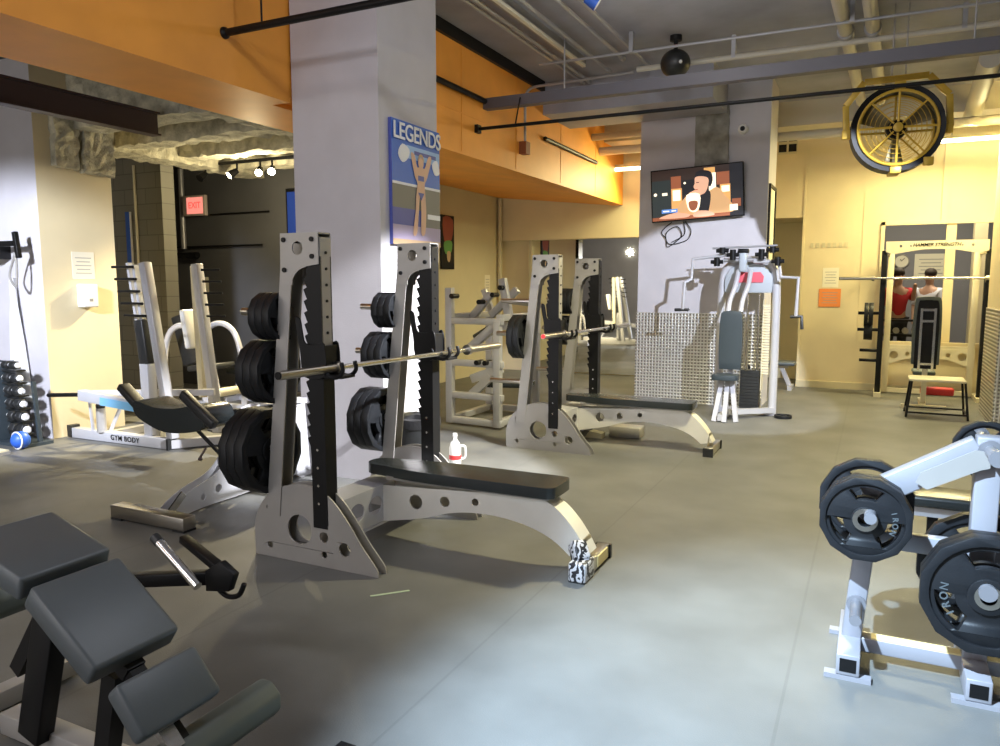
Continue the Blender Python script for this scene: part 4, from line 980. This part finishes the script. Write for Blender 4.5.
# seat inside the rack
t = thing('upright_bench', 'olive padded upright bench inside the squat rack, back towards us', 'weight bench', (.62, 10.9, 0))
bm = prism(B(), smooth_pts([(-.16, .55), (-.165, 1.0), (-.15, 1.35), (-.10, 1.40), (.08, 1.40), (.14, 1.35), (.155, 1.0), (.15, .55)], 3), .02, .09, 'Y'); obj('back_pad', bm, OLIVE, t, bevel=.02, seg=3)
bm = prism(B(), smooth_pts([(-.13, .50), (-.13, 1.0), (-.115, 1.32), (-.07, 1.36), (.06, 1.36), (.11, 1.32), (.125, 1.0), (.12, .50)], 3), -.005, .02, 'Y'); obj('back_plate', bm, BLACK, t)
for x in (-.075, .075): obj('ladder_rail', bar(B(), (x, -.02, .48), (x, -.02, 1.26), .028, .03, (0, 1, 0)), CHROME, t)
for z in (1.24, 1.1, .56): obj('ladder_rung', bar(B(), (-.07, -.02, z), (.07, -.02, z), .02, .03), CHROME, t)
bm = bar(B(), (0, .0, .50), (0, .05, .05), .06, .06, (0, 1, 0)); bar(bm, (-.25, -.10, .025), (.25, -.10, .025), .06, .05); bar(bm, (0, -.1, .03), (0, .6, .03), .06, .05); obj('stand', bm, CRSTEEL, t)
obj('seat_pad', bx(B(), -.13, .13, .12, .5, .40, .46), OLIVE, t, bevel=.02); obj('red_stop', bx(B(), -.02, .36, .28, .42, .13, .23), RED, t, bevel=.02, label='red padded stop')
t = thing('step_stool', 'black tubular step stool with a tan top in front of the squat rack', 'stool', (.72, 10.28, 0))
obj('top', bx(B(), -.30, .28, -.21, .22, .425, .455), CRSTEEL, t, bevel=.008)
for sx in (-1, 1):
    for sy in (-1, 1): obj('leg', cyl(B(), (sx * .27, sy * .19, .43), (sx * .315, sy * .24, 0), .013), BLACK, t, sm=True)
for z, f in ((.06, 1),):
    for (a, b) in (((-.31, -.235), (.31, -.235)), ((.31, -.235), (.31, .235)), ((.31, .235), (-.31, .235)), ((-.31, .235), (-.31, -.235))):
        obj('foot_rung', cyl(B(), (*a, z), (*b, z), .011), BLACK, t, sm=True)

# ------------------------------------------------------------------ people in the hall beyond the window
def skin_fig(name, verts, edges, radii, m, parent, root=0):
    me = bpy.data.meshes.new(name); me.from_pydata(verts, edges, []); me.update()
    o = bpy.data.objects.new(name, me); COL.objects.link(o); me.materials.append(m); o.parent = parent
    o.modifiers.new('skin', 'SKIN')
    for i, r in enumerate(radii):
        me.skin_vertices[0].data[i].radius = (r, r * .85) if not isinstance(r, tuple) else r
    me.skin_vertices[0].data[root].use_root = True
    sb = o.modifiers.new('sub', 'SUBSURF'); sb.levels = 2; sb.render_levels = 2
    o.modifiers['skin'].use_smooth_shade = True
    return o
def person(label, loc, rz, top, armup):
    t = thing('person', label, 'person', loc, rz)
    el = 1.15 if not armup else 1.28
    hz = .92 if not armup else 1.50
    V = [(0, 0, .95), (0, 0, 1.18), (0, 0, 1.42), (0, -.01, 1.54), (0, -.02, 1.66), (0, -.03, 1.76),
         (.19, 0, 1.45), (.25, -.02, el), (.20, -.22 if armup else -.06, hz), (.19, -.26 if armup else -.07, hz + (.08 if armup else -.09)),
         (-.19, 0, 1.45), (-.25, -.02, 1.17), (-.22, -.08, .93), (-.21, -.10, .84),
         (.10, 0, .90), (.11, -.01, .50), (.11, .01, .09), (.11, -.12, .045), (-.10, 0, .90), (-.11, -.01, .50), (-.11, .01, .09), (-.11, -.12, .045)]
    Ed = [(0, 1), (1, 2), (2, 3), (3, 4), (4, 5), (2, 6), (6, 7), (7, 8), (8, 9), (2, 10), (10, 11), (11, 12), (12, 13), (0, 14), (14, 15), (15, 16), (16, 17), (0, 18), (18, 19), (19, 20), (20, 21)]
    rad = [.13, .125, .14, .055, .085, .075, .065, .05, .035, .03, .065, .05, .035, .03, .095, .065, .045, .04, .095, .065, .045, .04]
    b = skin_fig('body', V, Ed, rad, SKIN, t)
    sh = skin_fig('shirt', [V[0], V[1], V[2], (0, 0, 1.48), V[6], V[7], V[10], V[11]], [(0, 1), (1, 2), (2, 3), (2, 4), (4, 5), (2, 6), (6, 7)], [.155, .15, .165, .07, .085, .068, .085, .068], top, t)
    skin_fig('trousers', [V[0], V[14], V[15], V[16], V[18], V[19], V[20]], [(0, 1), (1, 2), (2, 3), (0, 4), (4, 5), (5, 6)], [.145, .115, .085, .065, .115, .085, .065], TROUS, t)
    obj('hair', ball(B(), (0, .005, 1.765), .105, .95, 1.05, .85), HAIR, t, sm=True)
    for s in (-1, 1): obj('ear', ball(B(), (s * .088, -.02, 1.69), .022, .5, 1, 1.3), SKIN, t, sm=True)
    obj('nose', ball(B(), (0, -.115, 1.685), .018, 1, 1.2, 1.4), SKIN, t, sm=True)
    for s in (-1, 1): obj('eye', ball(B(), (s * .032, -.098, 1.71), .011), BLACK, t, sm=True)
    return t
person('person in a red shirt and black trousers seen through the interior window', (.36, 15.0, 0), .3, SHIRTR, True)
person('person in a white shirt seen through the interior window, beside the red shirt', (.88, 15.6, 0), -.5, SHIRTW, False)
t = thing('wall_clock', 'round pale clock on the grey hall wall beyond the window', 'clock', (.46, 17.5, 2.03))
obj('face', lathe(B(), [(.13, 0), (.13, -.03)], ax='Y', n=24), PAPER, t); obj('rim', tube(B(), [(.13 * math.cos(k * PI / 12), -.03, .13 * math.sin(k * PI / 12)) for k in range(24)], .012, 6, closed=True), STEEL, t); obj('hands', bar(bar(B(), (0, -.034, 0), (.05, -.034, .06), .008, .008), (0, -.034, 0), (-.03, -.034, .04), .008, .008), BLACK, t)
notice('large pale notice board on the grey hall wall beyond the window', PAPER, (.98, 17.5, 1.92), .58, .50, 'Y')
struct('pillar', bx(B(), 1.55, 1.75, 16.0, 16.3, 0, 3.9), CREAM)
t = thing('dumbbell_stand', 'dark rack of weights standing in the hall below the red shirt', 'rack', (.42, 14.3, 0))
obj('shelf', bx(B(), -.3, .3, -.12, .12, .70, .74), BLACK, t); obj('shelf', bx(B(), -.3, .3, -.12, .12, .95, .98), BLACK, t)
for x in (-.28, .28): obj('leg', bx(B(), x - .02, x + .02, -.12, .12, 0, .98), BLACK, t)
for i in range(4):
    d = tag(obj('dumbbell', lathe(B(), [(.05, -.10), (.05, -.03), (.015, -.03), (.015, .03), (.05, .03), (.05, .10)], ax='Y', n=10), STEEL, loc=(.22 + .135 * i, 14.3, .793)), ['leftmost', 'second', 'third', 'rightmost'][i] + ' grey dumbbell on the hall rack beyond the window', 'dumbbell', 'dumbbells on the hall rack')

# ------------------------------------------------------------------ drum fan hung from the ceiling
t = thing('drum_fan', 'large mustard yellow drum fan hanging from the ceiling', 'fan', (.10, 7.95, 2.95), R(6))
r0 = .36
bm = B(); lathe_pts = [(r0 - .03, -.10), (r0 + .022, -.112), (r0 + .026, 0), (r0 + .022, .112), (r0 - .03, .10)]
rings = []
for rr, h in lathe_pts: rings.append([bm.verts.new((rr * math.cos(2 * PI * k / 40), h, rr * math.sin(2 * PI * k / 40))) for k in range(40)])
for i in range(5):
    a, b = rings[i], rings[(i + 1) % 5]
    for k in range(40): bm.faces.new((a[k], a[(k + 1) % 40], b[(k + 1) % 40], b[k]))
obj('drum', bm, BLACK, t, sm=True)
for s in (-1, 1):
    bm = tube(B(), [((r0 - .035) * math.cos(k * PI / 20), s * .115, (r0 - .035) * math.sin(k * PI / 20)) for k in range(40)], .012, 6, closed=True)
    for rr in (.07, .11, .15, .19, .23, .27, .31): tube(bm, [(rr * math.cos(k * PI / 18), s * (.135 - .02 * rr), rr * math.sin(k * PI / 18)) for k in range(36)], .0022, 4, closed=True)
    for k in range(8):
        a = k * PI / 4; tube(bm, [(.05 * math.cos(a), s * .135, .05 * math.sin(a)), ((r0 - .035) * math.cos(a), s * .115, (r0 - .035) * math.sin(a))], .011 if k % 2 == 0 else .008, 6)
    obj('guard', bm, YELP, t, sm=True)
    obj('guard_hub', lathe(B(), [(.04, s * .12), (.04, s * .15), (.015, s * .155)], ax='Y', n=20), YELP, t)
for k in range(3):
    a = k * 2 * PI / 3 + .5; bm = B(); g = []
    for i in range(6):
        rr = .06 + .26 * i / 5; wd2 = .05 + .22 * rr
        g.append([bm.verts.new((rr * math.cos(a + q * wd2 / (rr + .12)), .05 * q, rr * math.sin(a + q * wd2 / (rr + .12)))) for q in (-1, -.4, .4, 1)])
    for i in range(5):
        for j in range(3): bm.faces.new((g[i][j], g[i + 1][j], g[i + 1][j + 1], g[i][j + 1]))
    o = obj('blade', bm, BLADE, t, sm=True); md = o.modifiers.new('s', 'SOLIDIFY'); md.thickness = .004
obj('motor', lathe(B(), [(.07, -.07), (.085, -.05), (.085, .07), (.06, .09)], ax='Y', n=20), BLACK, t, sm=True)
yk = [(-.41, 0, -.04), (-.43, 0, .24), (-.28, 0, .44), (.24, 0, .46), (.41, 0, .28), (.43, 0, -.0)]
bm = B()
for a, b in zip(yk, yk[1:]): bar(bm, a, b, .055, .035, (0, 1, 0))
obj('yoke', bm, YELP, t, bevel=.004)
for s in (-1, 1): obj('yoke_bracket', bx(B(), s * .40 - .05, s * .40 + .05, -.04, .04, -.06, .02), YELP, t, bevel=.005)
for q in ((0, .37), (0, -.37)): obj('rim_bracket', bx(B(), -.045, .045, -.125, .125, q[1] - .03, q[1] + .03), YELP, t, bevel=.005)
obj('switch_box', bx(B(), .22, .30, -.13, -.06, -.34, -.27), YELP, t, bevel=.006)
for x in (-.06, .05): obj('hanging_chain', cyl(B(), (x, 0, .46), (x, 0, 1.10), .008), IRONP, t, sm=True)

# ------------------------------------------------------------------ ceiling services
t = thing('ceiling_beam_tube', 'long grey square steel tube crossing the room under the ceiling', 'beam', (-3.83, 7.43, 3.46))
obj('tube', bx(B(), .0, 6.5, -.055, .055, -.055, .055), BEAMG, t)
for i, x in enumerate((.9, 4.45, 6.2)): obj('hanger', cyl(B(), (x, 0, .05), (x, 0, .59), .008), IRONP, t, sm=True)
t = thing('black_pipe', 'thin black pipe crossing the room just below the grey square tube', 'pipe', (-3.83, 7.22, 3.17))
obj('pipe', cyl(B(), (0, 0, 0), (6.3, -.02, 0), .017), BLACK, t, sm=True); obj('end_bracket', bx(B(), .0, .04, -.04, .04, -.04, .04), BLACK, t)
for x in (.45, 4.7): obj('drop_rod', cyl(B(), (x, 0, 0), (x, .12, .30 if x < 1 else .86), .007), BLACK, t)
t = thing('fascia_pipe', 'black pipe running along the orange fascia right of the pillar', 'pipe', (-3.80, 5.7, 3.48))
obj('pipe', cyl(B(), (0, 0, 0.0), (0, 1.66, 0), .028), BLACK, t, sm=True)
t = thing('fascia_pipe', 'short black pipe low on the far end of the orange fascia', 'pipe', (-3.80, 9.0, 3.37))
obj('pipe', cyl(B(), (0, 0, 0), (0, 1.95, -.02), .028), BLACK, t, sm=True)
t = thing('black_pipe', 'black pipe elbow sticking out above the orange soffit at top left', 'pipe', (-4.22, 4.16, 3.32))
obj('pipe', cyl(B(), (0, 0, 0), (4.6, 0, 0), .026), BLACK, t, sm=True); obj('end_cap', ball(B(), (0, 0, 0), .042), BLACK, t, sm=True); obj('hanger', cyl(B(), (.35, 0, 0), (.35, 0, .72), .007), BLACK, t)
t = thing('strip_light', 'unlit pale strip light channel running along the ceiling beside the fascia', 'ceiling light', (-3.05, 6.9, 3.96))
obj('channel', bx(B(), -.05, .05, -2.9, 1.35, .02, .09), STEEL, t); obj('lens', bx(B(), .01, .05, -2.9, 1.35, -.01, .02), PAPER, t)
GC = 'grey conduits running along the ceiling'
for i, (x, y1, lab) in enumerate(((-3.27, 8.9, 'left of the strip light, nearer the fascia'), (-3.19, 8.9, 'directly left of the strip light'), (-2.84, 8.6, 'first to the right of the strip light'), (-2.56, 8.2, 'second to the right of the strip light'), (-2.38, 8.6, 'third to the right of the strip light'))):
    t = thing('conduit', 'thin grey ceiling conduit ' + lab, 'conduit', (x, 3.5, 3.97), 0, GC)
    obj('pipe', cyl(B(), (0, 0, 0), (0, y1 - 3.5, 0), .018, n=8), IRONP, t, sm=True)
    obj('coupling', cyl(B(), (0, y1 - 3.58, 0), (0, y1 - 3.48, 0), .028, n=8), IRONP, t, sm=True)
for i, (x0, y, z, r, lab) in enumerate(((-3.3, 7.7, 3.86, .014, 'thin dark conduit crossing under the ceiling, nearer one of the pair'), (-2.4, 8.0, 3.84, .03, 'pale thick conduit crossing under the ceiling behind the thin one'))):
    t = thing('conduit', lab, 'conduit', (x0, y + (.2 if i else -.05), z))
    obj('pipe', cyl(B(), (0, 0, 0), (5.5, 0, 0), r, n=8), PIPEY if i else IRONP, t, sm=True)
    for x in (1.0, 3.0): obj('clip', bx(B(), x - .02, x + .02, -.035, .035, -.01, .21 - .0), IRONP, t)
t = thing('bent_conduit', 'grey conduit bending down the orange fascia to a small junction box', 'conduit', (-3.78, 8.35, 3.2))
obj('pipe', tube(B(), smooth_pts([(0, 0, 0), (0, 0, .45), (0.01, 0, .56), (.10, 0, .63), (.4, 0, .64), (1.3, 0, .66)], 5), .016, 8), IRONP, t, sm=True); obj('junction_box', bx(B(), -.05, .04, -.06, .06, -.12, .02), mat('rust_box', (.30, .10, .04), .6), t)
for i, x in enumerate((-.43, -.20)):
    t = thing('ceiling_pipe', ['thick pale ceiling pipe on the left of the pair behind the fan', 'thick pale ceiling pipe on the right of the pair behind the fan'][i], 'pipe', (x, 6.0, 3.93))
    obj('pipe', cyl(B(), (0, 0, 0), (.15, 5.2, -.02), .06), PIPEY, t, sm=True); obj('flange', cyl(B(), (.06, 2.1, -.01), (.065, 2.2, -.01), .075), IRONP, t, sm=True)
t = thing('ceiling_pipe', 'fat pale duct pipe under the ceiling at the top right corner', 'pipe', (.9, 9.0, 3.75))
obj('pipe', cyl(B(), (0, 0, 0), (.1, 2.6, -.05), .10), PIPEY, t, sm=True)
t = thing('ceiling_pipe', 'pale cross pipe near the far wall over the orange fascia end', 'pipe', (-3.83, 11.2, 3.55))
obj('pipe', cyl(B(), (0, 0, 0), (5.2, 0, 0), .06), PIPEY, t, sm=True)
t = thing('ceiling_pipe', 'second pale cross pipe near the far wall, below the concrete beam', 'pipe', (-3.83, 10.85, 3.70))
obj('pipe', cyl(B(), (0, 0, 0), (1.0, 0, 0), .05), PIPEY, t, sm=True)
t = thing('pendant_speaker', 'dark round speaker hanging from the ceiling above the television', 'speaker', (-1.93, 7.95, 3.78))
obj('ball', ball(B(), (0, 0, 0), .15, 1, 1, .92, 24), BLACKM, t, sm=True); obj('stem', cyl(B(), (0, 0, .12), (0, 0, .27), .02), BLACK, t); obj('ceiling_cup', cyl(B(), (0, 0, .22), (0, 0, .27), .06), BLACK, t); obj('badge', ball(B(), (.08, -.12, -.02), .018), WHITE, t)
t = thing('ceiling_spotlight', 'dark twin spotlight at the top edge of the picture', 'ceiling light', (-2.30, 6.35, 3.98))
obj('base', bx(B(), -.06, .06, -.06, .06, 0, .07), BLACK, t); obj('head', cyl(B(), (0, -.02, -.02), (.08, .02, -.08), .05, .06), BLUE, t, sm=True); obj('lens', cyl(B(), (.08, .02, -.08), (.084, .022, -.083), .05), WHITE, t)
t = thing('security_camera', 'small round white security camera on the far pillar right of the patch', 'camera', (-1.55, 9.94, 3.45))
obj('housing', lathe(B(), [(.06, 0), (.06, -.05), (.045, -.08)], ax='Y', n=20), WHITE, t, sm=True); obj('lens', lathe(B(), [(.03, -.08), (.02, -.10)], ax='Y', n=16), BLACK, t)
t = thing('vent_grille', 'black vent grille high on the far cream wall', 'vent', (-1.28, 12.4, 3.66))
obj('frame', bx(B(), -.14, .14, -.02, 0, -.16, .16), TAN, t)
for x in (-.07, .07):
    for z in (-.07, .08): obj('opening', bx(B(), x - .055, x + .055, -.024, -.02, z - .055, z + .055), BLACK, t)
def fluo(label, x0, x1, y, z):
    t = thing('fluorescent_light', label, 'ceiling light', ((x0 + x1) / 2, y, z)); h = (x1 - x0) / 2
    obj('housing', bx(B(), -h, h, -.05, .05, .03, .08), CRSTEEL, t); obj('tube', cyl(B(), (-h + .02, -.02, 0.01), (h - .02, -.02, .01), .028), TUBEL, t, sm=True)
    for x in (-h * .7, h * .7): obj('hanger', cyl(B(), (x, 0, .08), (x, 0, CZ - z), .006), IRONP, t)
fluo('lit fluorescent tube by the far wall at the right edge', .62, 2.0, 12.15, 3.48)
fluo('lit fluorescent tube by the end of the orange fascia', -4.12, -2.95, 12.0, 3.38)
# brackets on the beige header and small things
t = thing('hanging_rail', 'short dark track rail with spotlights in the left bay', 'track light', (-8.6, 7.6, 3.13))
obj('track', bx(B(), 0, 2.4, -.02, .02, 0, .035), BLACK, t)
for i, (x, ang) in enumerate(((.45, 0), (1.02, -.5), (1.42, .6), (1.62, .8))):
    st = obj('stem', cyl(B(), (x, 0, 0), (x, 0, -.07), .012), BLACK, t)
    d = Vector((math.sin(ang) * .8, -.75, -.55)).normalized() * .13
    hd = obj('spot_head', cyl(B(), (x, 0, -.09), (x + d.x, d.y, -.09 + d.z), .035, .055), BLACK, t, sm=True)
    if i: obj('lamp_face', cyl(B(), (x + d.x, d.y, -.09 + d.z), (x + d.x * 1.04, d.y * 1.04, -.09 + d.z * 1.04), .045), SPOTL, hd)
t = thing('exit_sign', 'glowing red EXIT sign high in the dark left bay', 'exit sign', (-9.2, 8.36, 2.73))
obj('housing', bx(B(), -.24, .22, -.03, .03, -.15, .15), SIGNB, t, bevel=.008); obj('face', bx(B(), -.15, .18, -.036, -.03, -.12, .12), SIGNW, t); obj('canopy', bx(B(), -.1, .1, .03, .14, -.03, .03), BLACK, t)
bm = text_mesh('EXIT', .13, .001, 0, .95); bmesh.ops.rotate(bm, verts=bm.verts, cent=(0, 0, 0), matrix=Matrix.Rotation(R(90), 3, 'X')); bmesh.ops.translate(bm, verts=bm.verts, vec=(.015, -.038, 0)); obj('lettering', bm, SIGNR, t)
GD = 'dark pipes in the left bay'
t = thing('wall_pipe', 'black vertical pipe with an elbow on the dark left wall', 'pipe', (-9.75, 8.40, 2.0))
obj('pipe', tube(B(), smooth_pts([(0, 0, 1.3), (0, 0, .12), (.03, 0, .04), (.12, 0, 0), (.5, 0, 0)], 4), .05, 10), BLACK, t, sm=True)
t = thing('wall_conduit', 'grey vertical pipe beside the black pipe on the dark left wall', 'pipe', (-9.55, 8.42, 2.1)); obj('pipe', cyl(B(), (0, 0, 0), (0, 0, 1.2), .04), IRONP, t, sm=True)
t = thing('wall_conduit', 'long dark conduit running level along the charcoal wall below the exit sign', 'pipe', (-10.2, 8.45, 2.13)); obj('pipe', cyl(B(), (0, 0, 0), (2.2, 0, 0), .014), BLACK, t, sm=True)
t = thing('wall_conduit', 'short dark conduit running right from the exit sign', 'pipe', (-9.0, 8.45, 2.6)); obj('pipe', cyl(B(), (0, 0, 0), (1.15, 0, 0), .012), BLACK, t, sm=True); 
t = thing('wall_conduit', 'pale vertical conduit on the concrete block wall', 'pipe', (-8.76, 6.97, 0)); obj('pipe', cyl(B(), (0, 0, 0), (0, 0, 3.1), .018), CRSTEEL, t, sm=True)
t = thing('wall_conduit', 'tall brown pipe in the corner of the tan wall by the mirror', 'pipe', (-6.07, 12.33, 0)); obj('pipe', cyl(B(), (0, 0, 0), (0, 0, 3.08), .035), TAN, t, sm=True)
t = thing('blue_panel', 'narrow blue panel leaning on the concrete block wall', 'panel', (-8.93, 6.98, 1.75)); obj('panel', bx(B(), -.03, .05, -.02, 0, 0, .76), BLUE, t); obj('edge', bx(B(), .05, .07, -.02, 0, 0, .76), WHITE, t)

# small things on the floor
t = thing('floor_tape', 'short pale green tape strip on the dark floor before the nearest bench', 'tape', (-2.12, 3.05, 0), .82)
obj('strip', bx(B(), -.10, .10, -.008, .008, .001, .003), mat('pale_green_tape', (.45, .55, .38), .6), t)
t = thing('floor_block', 'small cream wedge on the floor under the farther bench press', 'block', (-2.50, 7.29, 0))
obj('wedge', prism(B(), [(-.09, 0), (.09, 0), (.09, .05), (-.04, .07)], -.06, .06), CRSTEEL, t)
t = thing('step_block', 'dark grey low block on the floor behind the farther bench press', 'block', (-2.22, 7.48, 0))
obj('block', bx(B(), -.16, .16, -.10, .10, 0, .11), STEEL, t, bevel=.01)
